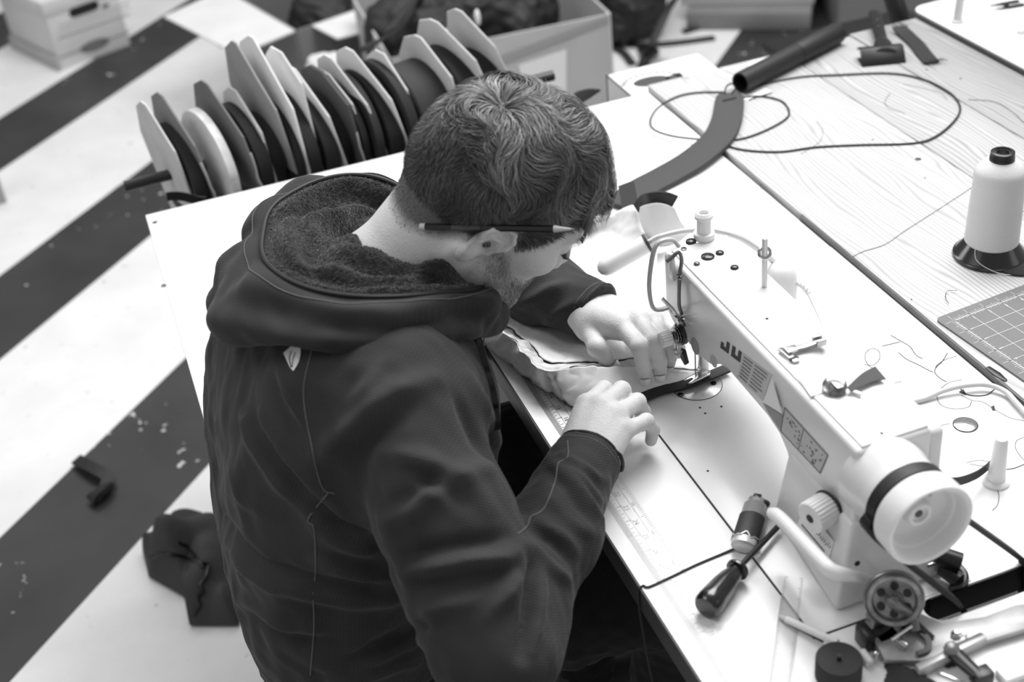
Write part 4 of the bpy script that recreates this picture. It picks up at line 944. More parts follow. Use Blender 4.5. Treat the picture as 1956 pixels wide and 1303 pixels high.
# ---- white pouch being sewn
pc = E('fabric_pouch', T(1120, 640, ZT), 'white padded fabric pouch under the man\'s hands at the presser foot', 'fabric pouch')
FAB = M('white_ripstop', 226, .7, bump=(700, .15), var=(14, .05))
U = 160
def edge(pts, n=U): return spline([T(*p) for p in pts], n)
E0 = edge([(932, 661, .752), (971, 695, .752), (1013, 728, .752), (1051, 753, .752), (1101, 779, .752), (1180, 772, .752), (1250, 752, .7525), (1310, 736, .7528), (1352, 722, .7528)])
E1 = edge([(905, 594, .797), (952, 632, .799), (992, 664, .799), (1026, 699, .798), (1073, 706, .796), (1145, 703, .789), (1215, 703, .774), (1285, 715, .7595), (1343, 716, .7545)])
E2 = edge([(932, 588, .776), (972, 622, .774), (1010, 655, .774), (1046, 687, .774), (1083, 694, .773), (1150, 692, .767), (1218, 690, .760), (1290, 700, .7560), (1340, 710, .7540)])
E3 = edge([(985, 520, .758), (1020, 540, .757), (1060, 590, .757), (1100, 620, .757), (1140, 640, .757), (1190, 650, .757), (1245, 655, .756), (1295, 670, .755), (1336, 700, .7535)])
E4 = edge([(1040, 470, .775), (1070, 468, .770), (1105, 462, .764), (1150, 470, .759), (1190, 500, .756), (1225, 545, .755), (1255, 590, .754), (1292, 640, .7535), (1332, 690, .7530)])
E5 = edge([(1075, 452, .790), (1098, 442, .787), (1130, 428, .785), (1170, 412, .787), (1219, 398, .798), (1247, 462, .765), (1268, 545, .755), (1300, 620, .7535), (1334, 684, .7530)])
pn1, pn2, pn3 = Noise(71, 14, 8), Noise(72, 45, 8), Noise(73, 90, 8)
def sheet(rows, n, amp=.0016, clampz=.7532):
    K = len(rows); G = np.array([spline([r[i] for r in rows], n) for i in range(U)]); f = G.astype(np.float32)
    G[..., 2] += amp*pn1(f)+.6*amp*np.abs(pn2(f)); G[..., 0] -= 1.3*amp*pn2(f)*.7+.3*amp*pn3(f); G[..., 1] += .6*amp*pn1(f); G[..., 2] = np.maximum(G[..., 2], clampz); return G
crease = np.exp(-((np.arange(U)/(U-1)-.40)/.022)**2)[:, None]+.5*np.exp(-((np.arange(U)/(U-1)-.445)/.018)**2)[:, None]
Em = E0*.5+E1*.5+V3(-.004, -.005, .0)
O('side_wall', MB().grid(sheet([E0+V3(.004, .006, 0)*crease, Em+V3(.010, .014, 0)*crease, E1+V3(.003, .004, -.003)*crease], 40, .0016, .7515)), FAB, pc, sharp=0, solid=.0012)
O('top_panel', MB().grid(sheet([E2, E3, E4, E5], 60)), FAB, pc, sharp=0, solid=.001)
O('seam_allowance', MB().grid(sheet([E1, E1*.62+E2*.38+V3(0, 0, -.005), E2+V3(0, 0, -.004)], 24, .0024)), M('fabric_seam', 196, .8, var=(60, .4), bump=(120, .8, .003)), pc, sharp=0, solid=.001)
st_ = [T(x, y, z) for x, y, z in ((1218, 399, .800), (1236, 390, .826), (1262, 386, .832), (1288, 394, .822))]; sb_ = [T(x, y, z) for x, y, z in ((1240, 462, .762), (1262, 474, .756), (1296, 462, .756), (1316, 446, .756))]
G = np.array([spline([a, a*.5+b*.5+V3(-.006, -.01, .004), b], 24) for a, b in zip(spline(st_, 40), spline(sb_, 40))]); G[..., 2] += .002*pn1(G.astype(np.float32))
O('end_wall', MB().grid(G), FAB, pc, sharp=0, solid=.001)
O('end_binding', strap(spline([T(1217, 400, .801)]+[p+V3(.004, .006, .004) for p in spline(st_, 6)[1:]], 30), (0, 0, 1), .0085, .003), M('binding_black', 20, .6), pc)
O('strap_end', strap(spline(tz([(1196, 352), (1200, 372), (1204, 398)], .79), 12), (1, 0, .3), .012, .004), M('webbing_black', 24, .6, bump=(500, .4)), pc)
WEB = M('webbing_black', 24, .6, bump=(500, .4))
O('edge_tape', strap(spline([T(*p) for p in ((1120, 800, .7545), (1165, 784, .7555), (1205, 768, .757), (1262, 746, .757), (1300, 737, .7575), (1345, 722, .7585), (1389, 704, .7575))], 50), (-.35, 1, 0), .0072, .0035), WEB, pc)
G = []
# ---- neoprene handle, tube, elastic cord, clip, webbing offcut on the planks
hp = spline([T(*p) for p in ((1394, 180, .762), (1392, 205, .762), (1386, 235, .762), (1368, 268, .7615), (1325, 305, .7595), (1275, 335, .7565), (1225, 362, .755), (1180, 395, .755))], 60)
hn = E('shoulder_strap', T(1390, 200, ZW), 'curved black foam shoulder strap with a slotted end lying across the boards', 'strap')
t_ = np.gradient(hp, axis=0); wd = np.stack([t_[:, 1], -t_[:, 0], 0*t_[:, 0]], 1)
hw2 = np.interp(np.arange(60), [0, 2, 5, 20, 40, 59], [.0165, .0225, .0245, .0255, .0275, .0275])
O('pad', strap(hp, wd, hw2, .008), M('neoprene', 62, .75, bump=(350, .25)), hn, bevel=.002)
O('slot', MB().box((-.0125, -.0028, 0), (.0125, .0028, .0010), c=hp[5]+V3(0, 0, .0037)), BLK, hn)
zc = ZW+.0018
big = [(1418, 172), (1470, 158), (1530, 147), (1600, 143), (1700, 140), (1765, 152), (1815, 178), (1834, 205), (1822, 232), (1785, 262), (1740, 274), (1640, 277), (1560, 281), (1490, 290), (1425, 287), (1385, 278)]
O('bungee_cord', cord(tz(big, zc), .0017, 8, 160), M('cord_black', 30, .6), label='thin black elastic cord looped wide across the boards beside the bulldog clip', cat='cord')
sml = [(1386, 176), (1330, 177), (1290, 186), (1256, 207), (1242, 230), (1250, 248), (1285, 260), (1335, 266), (1390, 268), (1425, 263), (1465, 248), (1500, 228), (1507, 212), (1492, 193), (1455, 184), (1418, 186)]
O('bungee_cord', cord([T(x, y, zc+.004*(1340 < x < 1400 and y > 200)*0) for x, y in sml], .0017, 8, 160), M('cord_black', 30, .6), label='thin black elastic cord in a small loop under the slotted strap end', cat='cord')
a, b = T(1414, 158, ZW+.0185), T(1601, 62, ZW+.0185); ax = nrm(b-a); Lb = np.linalg.norm(b-a)
tb = E('black_tube', (a+b)/2-V3(0, 0, .0185), 'rolled black fabric tube lying on the plank table', 'tube')
O('tube_body', MB().lathe([(.0150, .06), (.0150, 0), (.0180, 0), (.0183, .002), (.0183, Lb*.56)], a, ax, 36), M('tube_cloth', 22, .55, bump=(220, .2)), tb)
O('tube_end', MB().lathe([(.0183, Lb*.56+.001), (.0190, Lb*.56+.003), (.0195, Lb*.8), (.0195, Lb-.006), (.018, Lb), (0, Lb)], a, ax, 36), M('tube_cloth', 22, .55, bump=(220, .2)), tb)
O('tube_tie', MB().tube(spline(tz([(1384, 178), (1388, 165), (1398, 160), (1405, 168), (1398, 178)], ZW+.01), 30), .0015, 6), BLK, tb)
tg = E('paper_tag', T(1445, 178, ZW), 'small white paper tag under the mouth of the black tube', 'tag')
O('card', MB().add(tz([(1418, 190), (1462, 168), (1474, 176), (1432, 192)], ZW+.0009)+tz([(1418, 190), (1462, 168), (1474, 176), (1432, 192)], ZW+.0002), [(0, 1, 2, 3), (7, 6, 5, 4), (0, 4, 5, 1), (1, 5, 6, 2), (2, 6, 7, 3), (3, 7, 4, 0)]), M('card', 235, .6), tg)
O('black_edge', cord(tz([(1474, 177), (1450, 184), (1430, 191)], ZW+.0016), .001, 6, 8), BLK, tg)
# bulldog clip
cl = E('bulldog_clip', T(1682, 112, ZW), 'dark bulldog clip with a long handle on the plank table', 'clip')
jl, jr, hb, htop = T(1642, 120, ZW), T(1725, 112, ZW), T(1685, 100, ZW), T(1668, 36, ZW)
ux = nrm(jr-jl); uy = nrm(np.cross((0, 0, 1), ux)); W_ = np.linalg.norm(jr-jl); CM = M('clip_metal', 46, .35, .6)
prof_ = [(-.020, .001), (-.012, .011), (.004, .024), (.020, .021), (.027, .013), (.021, .017), (.004, .0215), (-.010, .009), (-.0185, .000)]
O('jaw', MB().prism(prof_, jl, uy, (0, 0, 1), ux*W_), CM, cl, bevel=.0006)
O('jaw', MB().box((0, -.012, 0), (W_, .018, .0012), R=np.stack([ux, uy, V3(0, 0, 1)]), c=jl), CM, cl)
hd_ = nrm(htop-hb); Lh = np.linalg.norm(htop-hb); hs = np.cross((0, 0, 1), hd_)
pth = [hb+hd_*(s*Lh)+V3(0, 0, z) for s, z in ((-.25, .014), (.0, .017), (.2, .016), (.5, .0165), (.85, .0175), (1, .015))]
hdl = O('handle', MB().tube(spline(pth, 24), np.interp(np.arange(24), [0, 4, 8, 16, 20, 23], [.021, .016, .0105, .0115, .0115, .007]), 14, flat=.45), CM, cl)
O('handle', MB().tube(spline([p*V3(1, 1, 0)+V3(0, 0, ZW+.004)-hs*.004 for p in pth[1:]], 16), .0085, 10, flat=.35), CM, cl)
for s in (.42, .62): O('rivet', MB().lathe([(.0022, 0), (.0022, .001), (0, .0014)], hb+hd_*(s*Lh)+V3(0, 0, .0215), (0, 0, 1), 10), CHR, hdl)
# frayed webbing offcut
wp = spline(tz([(1718, 58), (1732, 68), (1750, 84), (1765, 103), (1779, 119)], ZW+.0035), 30); wp[:, 2] += .006*np.exp(-np.linspace(0, 6, 30))
wo = E('webbing_offcut', T(1750, 88, ZW), 'short black webbing offcut with frayed ends near the white machine table', 'webbing')
t_ = np.gradient(wp, axis=0)
O('band', strap(wp, np.stack([t_[:, 1], -t_[:, 0], 0*t_[:, 0]], 1), .0135, .003), WEB, wo)
fr = MB()
for e_, dr in ((wp[0], nrm(V3(.3, .9, .35))), (wp[-1], nrm(V3(.9, -.35, .1)))):
    sd = nrm(np.cross(nrm(t_[0]), (0, 0, 1)))
    for k in range(34):
        o = e_+sd*random.uniform(-.013, .013); d = nrm(dr+rng.normal(size=3)*.45); l = random.uniform(.006, .02); d[2] = abs(d[2])*.5
        fr.tube(spline([o, o+d*l*.5+V3(0, 0, .001), o+d*l+rng.normal(size=3)*.002], 5), .0004, 3)
O('frayed_ends', fr, WEB, wo, sharp=0, kind='stuff')
# ---- cone of thread
cc = T(1890, 487, ZW); k = E('thread_cone', cc, 'tall white cone of thread on a flared black base', 'thread cone')
ax = nrm(V3(.012, 0, 1))
O('base', MB().lathe([(.0475, 0), (.0485, .002), (.0478, .0045), (.045, .006), (.034, .022), (.030, .024)], cc, ax, 56), M('gloss_black', 14, .18, coat=.5), k)
pf_ = [(.0325, .021)]+[(.0350-.0026*u+.00045*math.sin(u*190), .024+.098*u) for u in np.linspace(0, 1, 90)]+[(.029, .131), (.022, .1385), (.016, .1425)]
O('wound_thread', MB().lathe(pf_, cc, ax, 56), M('thread_white', 214, .75, bump=(260, .25)), k, sharp=0)
O('collar', MB().lathe([(.010, .120), (.010, .1545), (.0135, .1545), (.0150, .1535), (.0152, .148), (.0158, .147), (.0158, .1405)], cc, ax, 36), BLK, k)
O('inner_ring', MB().lathe([(.0082, .145), (.0082, .153), (.0098, .153), (.0098, .145)], cc, ax, 28, closed=True), M('ring_grey', 60, .3), k)
tl = [cc+V3(-.030, -.006, .030), cc+V3(-.036, -.022, .012), cc+V3(-.018, -.050, .0025), cc+V3(.012, -.058, .002), cc+V3(.045, -.03, .004), cc+V3(.05, -.008, .012)]
O('thread_tail', cord(tl, .0005, 5, 50), M('thread_white', 214, .75), k)
fd = T(1925, 505, ZW)
O('felt_disc', MB().lathe([(.032, 0), (.0325, .001), (.0325, .003), (.031, .004), (0, .004)], fd+V3(.012, -.006, .0002), (0, 0, 1), 32), M('felt', 48, .9, bump=(600, .4)), label='dark felt disc half under the thread cone base', cat='disc')
O('grey_thread', cord(tz([(1625, 492), (1650, 480), (1690, 467), (1730, 440), (1800, 395), (1850, 362), (1872, 345)], ZW+.0006), .0006, 5, 60), M('thread_grey', 150, .7), label='pale grey thread running across the boards to the thread cone', cat='thread')
# ---- cutting mat
m0 = T(1785, 612, ZW); d1 = nrm(T(1956, 547, ZW)-m0); d2 = nrm(T(1956, 751, ZW)-m0); d2 = nrm(d2-d1*(d1@d2)); ZM = ZW+.0026
MAT = E('cutting_mat', m0+d1*.15+d2*.22, 'grey self-healing cutting mat with white inch grid', 'cutting mat')
r = .008; LA, LB = .32, .46
corner = [(r-r*math.cos(a), r-r*math.sin(a)) for a in np.linspace(0, math.pi/2, 7)]
O('sheet', MB().prism([(0, LB), ]+corner+[(LA, 0), (LA, LB)], m0+V3(0, 0, .0004), d1, d2, (0, 0, .0022)), M('mat_grey', 112, .6, var=(30, .06)), MAT, sharp=30)
LW = M('mat_white', 225, .6); gl = MB(); tk = MB(); I = .0254
def line(mb, a0, b0, a1, b1, w_=.0005, z=ZM+.00015):
    p, q = m0+d1*a0+d2*b0, m0+d1*a1+d2*b1; t = nrm(q-p); s = np.cross((0, 0, 1), t)*w_/2; c = [p-s, p+s, q+s, q-s]
    mb.add([(x[0], x[1], z) for x in c], [(0, 3, 2, 1)])
O1 = .0165
for i in range(0, 12): line(gl, O1+i*I, O1-.004, O1+i*I, LB-.01, .0009 if i == 0 else .00055)
for j in range(0, 17): line(gl, O1-.004, O1+j*I, LA-.01, O1+j*I, .0009 if j == 0 else .00055)
for j in range(0, 17*8): line(tk, O1-(.0045 if j % 8 else .0085)*(1.5 if j % 4 == 0 else 1), O1+j*I/8, O1+(.003 if j % 2 == 0 else .0015), O1+j*I/8, .00045)
for i in range(0, 11*8): line(tk, O1+i*I/8, O1-(.0045 if i % 8 else .0085)*(1.5 if i % 4 == 0 else 1), O1+i*I/8, O1+(.003 if i % 2 == 0 else .0015), .00045)
for a_ in (30, 45, 60): line(gl, O1+4*I, O1+6*I, O1+4*I+.17*math.cos(math.radians(a_)), O1+6*I+.17*math.sin(math.radians(a_)), .0005)
O('grid_lines', gl, LW, MAT, sharp=0); O('tick_marks', tk, LW, MAT, sharp=0)
for j in range(1, 8):
    O('number', text_mb(str(j), .0065, m0+d1*(O1+.0045)+d2*(O1+j*I+.002)+V3(0, 0, ZM-ZW+.0002), -d2*-1*-1, d1), LW, MAT, sharp=0)
    O('number', text_mb(str(j), .0065, m0+d1*(O1+j*I-.002)+d2*(O1+.0105)+V3(0, 0, ZM-ZW+.0002), d1, -d2), LW, MAT, sharp=0)
O('pen_cap', MB().tube(tz([(1886, 702), (1904, 715), (1922, 727)], ZW+.0012), [.004, .0055, .002], 10, flat=.3), BLK, label='small black cap peeking from under the cutting mat edge', cat='cap')
# ---- on the sewing table, right of the machine
c = T(1902, 921, ZT); O_ = E('spool_pin', c, 'white tapered spool pin standing on the sewing table behind the handwheel', 'spool pin')
O('flange', MB().lathe([(.0145, 0), (.0145, .003), (.013, .0045), (.010, .005)], c, (0, 0, 1), 28), PLA, O_)
O('post', MB().lathe([(.0100, .004), (.0092, .010), (.0072, .056), (.0055, .060), (0, .0612)], c, (0, 0, 1), 24), PLA, O_)
c = T(1844, 812, ZT); gr_ = E('table_cap', c, 'round polished metal cap set in the white sewing table', 'cap'); O('dark_rim', MB().lathe([(.0140, 0), (.0140, .0007), (.0128, .0007), (.0128, 0)], c, (0, 0, 1), 36, closed=True), M('dark_steel', 60, .25, .8), gr_); O('dome', MB().lathe([(.0130, 0), (.0130, .0008), (.0122, .0012), (.006, .0022), (0, .0026)], c, (0, 0, 1), 32), M('dome_chrome', 190, .2, .9), gr_)
O('elastic_strap', strap(spline([T(*p) for p in ((1795, 917, .79), (1828, 920, .782), (1862, 909, .770), (1884, 894, .764), (1896, 882, .760))], 30), (0, 0, 1), .0052, .0014), WEB, label='black elastic strap from the handwheel to the spool pin', cat='strap')
O('power_cable', cord([T(*p) for p in ((1727, 770, .754), (1765, 762, .754), (1800, 747, .757), (1840, 737, .759), (1885, 735, .758), (1920, 748, .7565), (1940, 768, .756), (1960, 790, .756))], .0033, 10, 60), M('cable_white', 205, .4), label='white cable arching across the table right of the machine', cat='cable')
TH = M('thread_dark', 52, .7)
def thread(pts, label, r=.0004, z=ZT+.0006, m=None): O('loose_thread', cord(tz(pts, z), r, 4, 14*len(pts)), m or TH, label=label, cat='thread', group='loose threads on the tables')
thread([(1701, 640), (1722, 652), (1738, 662), (1750, 678), (1762, 685)], 'straight dark thread on the white table near the grey board edge')
thread([(1685, 661), (1702, 657), (1719, 653)], 'short dark thread touching the straight thread by the machine')
thread([(1648, 696), (1668, 697), (1680, 685), (1678, 670), (1664, 666), (1653, 676), (1655, 692), (1668, 705)], 'fine thread curled into a ring on the white table behind the machine', .0003)
thread([(1716, 673), (1732, 686), (1755, 697), (1772, 706), (1782, 711)], 'dark bent thread lying below the straight thread')
thread([(1810, 674), (1800, 690), (1788, 702), (1786, 712), (1798, 724), (1808, 729)], 'dark forked thread beside the grey board edge')
thread([(1828, 680), (1805, 687), (1790, 697), (1786, 706)], 'thin grey thread arching off the forked thread', .0003)
thread([(1838, 725), (1812, 731), (1795, 745), (1790, 760), (1800, 775), (1825, 781), (1850, 777), (1856, 766)], 'fine loop of thread under the arching white cable', .0003)
thread([(1833, 741), (1845, 752), (1862, 756), (1885, 754), (1900, 743)], 'thick dark thread curved beneath the white cable', .0006)
thread([(1836, 755), (1858, 765), (1878, 768), (1905, 785), (1930, 798), (1958, 804)], 'long pale thread trailing to the right picture edge', .0003)
thread([(1700, 738), (1708, 732), (1722, 729)], 'tiny pale thread beside the machine head cover', .0003, ZT+.0006)
thread([(1783, 822), (1797, 813), (1814, 809)], 'short curved thread left of the round metal cap', .0003)
thread([(1845, 884), (1870, 879), (1895, 884), (1880, 890), (1852, 886)], 'tangled fine thread behind the black elastic strap', .0003)
thread([(1920, 897), (1938, 894), (1956, 887)], 'dark thread right of the spool pin', .0005)
thread([(1900, 925), (1908, 945), (1905, 965), (1895, 975)], 'pale hanging thread right of the handwheel', .0003)
thread([(1956, 835), (1942, 842), (1940, 856), (1950, 872), (1958, 880)], 'pale curved thread at the right picture edge above the spool pin', .0003)
thread([(1828, 555), (1810, 556), (1806, 568), (1812, 580)], 'fine thread looping off the cutting mat corner', .0004, ZW+.003)
thread([(1725, 160), (1790, 175), (1810, 190)], 'thin shadowy thread inside the elastic cord loop', .0003, ZW+.0006)
thread([(1850, 190), (1900, 195), (1935, 215), (1956, 235)], 'dark thread drooping off the right edge of the boards', .0005, ZW+.0006)
thread([(1560, 232), (1572, 250), (1566, 270), (1545, 285), (1530, 294)], 'pale wavy thread crossing the elastic cord', .0003, ZW+.0006)
thread([(1700, 178), (1690, 195), (1700, 208), (1722, 214), (1728, 218)], 'pale hooked thread in the middle of the cord loop', .0003, ZW+.0006)
thread([(1560, 1090), (1562, 1120), (1575, 1150), (1582, 1160)], 'dark thread beside the clear ruler at the machine foot')
thread([(1568, 1150), (1585, 1165), (1600, 1180), (1630, 1190)], 'dark thread tangle at the foot of the machine column')
for pts, lb in (((( 1832, 748), (1840, 743), (1846, 754)), 'tiny black fabric triangle under the white cable'), (((1893, 777), (1899, 774), (1901, 783), (1896, 783)), 'tiny black fabric chip right of the white cable loop')):
    P = tz(pts, ZT+.001); n = len(P); O('fabric_scrap', MB().add(P+[p-V3(0, 0, .0007) for p in P], [tuple(range(n)), tuple(range(n, 2*n))[::-1]]+[(i, n+i, n+(i+1) % n, (i+1) % n) for i in range(n)]), BLK, label=lb, cat='fabric scrap', group='black fabric scraps')
# ---- on top of the machine
zt = ZC+.0004
P = tz([(1488, 668), (1549, 757), (1600, 742), (1560, 660)], zt+.0008)
O('clear_plate', MB().add(P+[p-V3(0, 0, .0012) for p in P], [(0, 1, 2, 3), (7, 6, 5, 4)]+[(i, i+4, (i+1) % 4+4, (i+1) % 4) for i in range(4)]), M('acrylic', 226, .2), bevel=.0003, label='thin white plastic plate on top of the machine arm', cat='plate')
zt += .0012
pf2 = E('presser_foot', T(1527, 680, zt), 'spare metal presser foot lying on the machine arm', 'presser foot')
CH2 = M('satin_metal', 190, .28, .9)
a0, a1 = T(1490, 668, zt), T(1522, 693, zt); ux = nrm(a1-a0); uy = np.cross((0, 0, 1), ux); Lf = np.linalg.norm(a1-a0)
O('sole', MB().prism([(0, -.0035), (Lf, -.004), (Lf+.001, .003), (.004, .0035), (0, .001)], a0, ux, uy, (0, 0, .0032)), CH2, pf2, bevel=.0006)
O('bridge', MB().prism([(.006, -.001), (.017, -.002), (.017, .011), (.008, .012)], a0+V3(0, 0, .0030), ux, uy, (0, 0, .004)), CH2, pf2, bevel=.0008)
q0 = a0+ux*.012+uy*.008+V3(0, 0, .004); q1 = T(1560, 664, zt)+V3(0, 0, .006)
O('shank', MB().tube(spline([q0, q0*.5+q1*.5+V3(0, 0, -.001), q1], 12), [.0042]*6+[.0046]*6, 8, flat=.7), CH2, pf2)
sh = O('shank_fork', MB().box((-.003, -.006, -.002), (.008, -.0025, .006), c=q1).box((-.003, .0025, -.002), (.008, .006, .006), c=q1), CH2, pf2, bevel=.0008)
O('fork_slot', MB().box((-.0035, -.0026, -.0022), (.0085, .0026, .0012), c=q1), M('dark_steel', 60, .25, .8), sh)
O('sole_groove', MB().box((-.002, -.0045, .001), (.002, .0045, .0036), R=np.stack([ux, uy, V3(0, 0, 1)]), c=a0+ux*(Lf-.005)), M('dark_steel', 60, .25, .8), sh)
bb = E('bobbin_case', T(1596, 738, zt), 'round metal bobbin case with a black ribbon tail on the machine arm', 'bobbin case')
c = T(1594, 742, zt)
O('case', MB().lathe([(.0105, 0), (.0115, .001), (.0122, .004), (.0120, .0065), (.0095, .0078), (.0045, .0080), (.004, .0068), (0, .0068)], c, nrm((-.25, -.35, 1)), 28), M('case_metal', 150, .22, .95, var=(260, .5)), bb)
O('latch', MB().box((-.004, -.011, .0070), (.004, .002, .0090), c=c), CH2, bb, bevel=.0008)
rp = spline(tz([(1622, 744), (1640, 732), (1660, 720), (1682, 712)], zt+.004), 14)
O('ribbon_tail', strap(rp, (.3, 1, .2), np.linspace(.003, .0095, 14), .001), M('ribbon_dark', 70, .7), bb)
O('white_clip', MB().box((-.006, -.002, 0), (.006, .002, .003), R=np.stack([nrm(T(1644, 755, zt)-T(1626, 748, zt)), nrm(np.cross((0, 0, 1), T(1644, 755, zt)-T(1626, 748, zt))), V3(0, 0, 1)]), c=T(1635, 752, zt)), PLA, bb, bevel=.0008)
# ---- lamp with flexible neck behind the needle
lp = E('gooseneck_lamp', T(1490, 545, ZT), 'white gooseneck work lamp with tubular head behind the machine', 'lamp')
h0_, h1_ = T(1155, 511, .835), T(1238, 464, .860); ax = nrm(h1_-h0_); Lh = np.linalg.norm(h1_-h0_)
O('lamp_head', MB().lathe([(0, -.010), (.006, -.008), (.0105, -.003), (.0122, .004), (.0122, Lh-.004), (.011, Lh), (0, Lh)], h0_, ax, 28), PLA, lp)
O('head_ring', MB().lathe([(.0128, Lh-.003), (.0128, Lh+.0006), (.010, Lh+.0008)], h0_, ax, 28), M('ring_dark', 60, .4), lp)
nk = spline([h1_, T(1262, 452, .872), T(1310, 441, .880), T(1360, 440, .876), T(1410, 453, .862), T(1450, 478, .835), T(1480, 502, .806)], 160)
O('gooseneck', MB().tube(nk, .0036+.0004*(np.arange(160) % 2), 10), M('neck_metal', 214, .35, .25), lp)
cb = T(1492, 520, .800)
O('lamp_base', MB().lathe([(.019, -.049), (.0205, -.046), (.0215, -.02), (.0205, -.004), (.0165, .006), (.0095, .0125), (0, .0145)], cb, (0, 0, 1), 28), PLA, lp, sharp=60)
O('strain_relief', MB().tube(spline([cb+V3(.012, -.012, -.012), cb+V3(.020, -.020, -.016), cb+V3(.026, -.03, -.026)], 18), .0034+.0009*(np.arange(18) % 3 == 0), 10), PLA, lp)
O('lamp_cord', cord([cb+V3(.024, -.026, -.022), cb+V3(.022, -.06, -.040), cb+V3(.010, -.11, -.0465), cb+V3(.004, -.17, -.0470), cb+V3(.0, -.25, -.0470)], .0024, 8, 30), PLA, lp)
# ---- in front of the machine: screwdriver, lighter, cord, rulers
sd = E('screwdriver', T(1400, 1110, ZT), 'screwdriver with a dark plastic handle beside the lighter', 'screwdriver')
a, b = T(1346, 1163, ZT+.0145), T(1412, 1084, ZT+.0145); ax = nrm(b-a); Lh = np.linalg.norm(b-a)
n = 24; mb = MB()
pr = [(.004, .0), (.0115, .001), (.0138, .004), (.0145, .012), (.0140, .02), (.0128, Lh*.55), (.0108, Lh*.75), (.0085, Lh*.86), (.0085, Lh*.92)]
e1 = nrm(np.cross(ax, (0, 0, 1))); e2 = np.cross(e1, ax)
for i, (r, h) in enumerate(pr):
    for k_ in range(n):
        a_ = k_*2*math.pi/n; fl_ = 1-.10*(1 if 4 <= i <= 6 else 0)*(.5+.5*math.cos(6*a_)); mb.v.append(tuple(a+ax*h+r*fl_*(math.cos(a_)*e1+math.sin(a_)*e2)))
mb.f = [(i*n+k_, i*n+(k_+1) % n, i*n+n+(k_+1) % n, i*n+n+k_) for i in range(len(pr)-1) for k_ in range(n)]+[tuple(range(n))[::-1], tuple((len(pr)-1)*n+k_ for k_ in range(n))]
O('handle', mb, M('handle_black', 18, .25, coat=.5), sd, sharp=40)
O('handle_collar', MB().lathe([(.0085, Lh*.90), (.0118, Lh*.92), (.0122, Lh*.96), (.0105, Lh), (.004, Lh+.001)], a, ax, 24), M('handle_black', 18, .25, coat=.5), sd)
tip = T(1487, 1005, ZT+.010)
O('shaft', MB().tube([a+ax*Lh, tip], .0030, 12), M('shaft_steel', 58, .35, .7), sd)
lt = E('lighter', T(1430, 1005, ZT), 'pocket lighter wrapped in black tape standing tilted by the screwdriver', 'lighter')
a, b = T(1420, 1043, ZT+.0105), T(1445, 962, ZT+.0125); ax = nrm(b-a); Ll = np.linalg.norm(b-a)
def oval(prf, o, ax, sx=1.0, sy=.72, n=32):
    e1 = nrm(np.cross(ax, (0, 0, 1))); e2 = np.cross(e1, ax); m = MB()
    for r, h in prf:
        for k_ in range(n):
            q = k_*2*math.pi/n; m.v.append(tuple(np.asarray(o)+ax*h+r*(sx*math.cos(q)*e1+sy*math.sin(q)*e2)))
    L_ = len(prf); m.f = [(i*n+k_, i*n+(k_+1) % n, i*n+n+(k_+1) % n, i*n+n+k_) for i in range(L_-1) for k_ in range(n)]+[tuple(range(n))[::-1], tuple((L_-1)*n+k_ for k_ in range(n))]; return m
O('base_cap', oval([(.0105, -.002), (.0128, -.001), (.0132, .002), (.0132, .008)], a, ax), M('lighter_grey', 196, .3, .3), lt)
O('tape_wrap', oval([(.0134, .0075), (.0137, .009), (.0137, Ll*.66), (.0133, Ll*.665)], a, ax), M('tape_black', 44, .55, bump=(200, .3)), lt)
O('torn_rim', MB().tube([a+ax*(.0085+.0022*math.sin(q*5)+.0015*math.sin(q*9+1))+.0138*(math.cos(q)*nrm(np.cross(ax, (0, 0, 1)))+.72*math.sin(q)*np.cross(nrm(np.cross(ax, (0, 0, 1))), ax)) for q in np.linspace(0, 2*math.pi, 60)[:-1]], .0009, 5, closed=True), M('foil', 200, .4, .5), lt)
O('body', oval([(.0128, Ll*.6), (.0128, Ll*.93), (.0115, Ll*.96)], a, ax), M('lighter_body', 165, .2, trans=.3), lt)
O('hood', oval([(.0118, Ll*.95), (.0118, Ll*1.06), (.0105, Ll*1.08)], a, ax, .85, .7), M('lighter_hood', 190, .25, .8), lt)
O('spark_wheel', MB().lathe([(.0042, -.004), (.0046, -.003), (.0046, .003), (.0042, .004)], a+ax*Ll*1.07+V3(0, 0, .004), nrm(np.cross(ax, (0, 0, 1))), 18), M('dark_steel', 60, .25, .8), lt)
O('thumb_lever', oval([(.006, Ll*1.0), (.007, Ll*1.04), (.005, Ll*1.055)], a+nrm(np.cross(ax, (0, 0, 1)))*.008, ax, .9, .8), M('lever_dark', 70, .3), lt)
O('tie_cord', cord([T(1432, 1040, ZT+.003), T(1402, 1049, ZT+.002), T(1380, 1058, ZT+.0014), T(1330, 1079, ZT+.0014), T(1280, 1103, ZT+.0014), T(1240, 1121, ZT+.0014), V3(.3755, .9205, .7512), V3(.3700, .9195, .7485), V3(.3692, .9190, .738), V3(.3690, .917, .715), V3(.372, .912, .66), V3(.376, .905, .60)], .0012, 8, 120), M('cord_black', 30, .6), label='thin black cord from the lighter over the table edge', cat='cord')
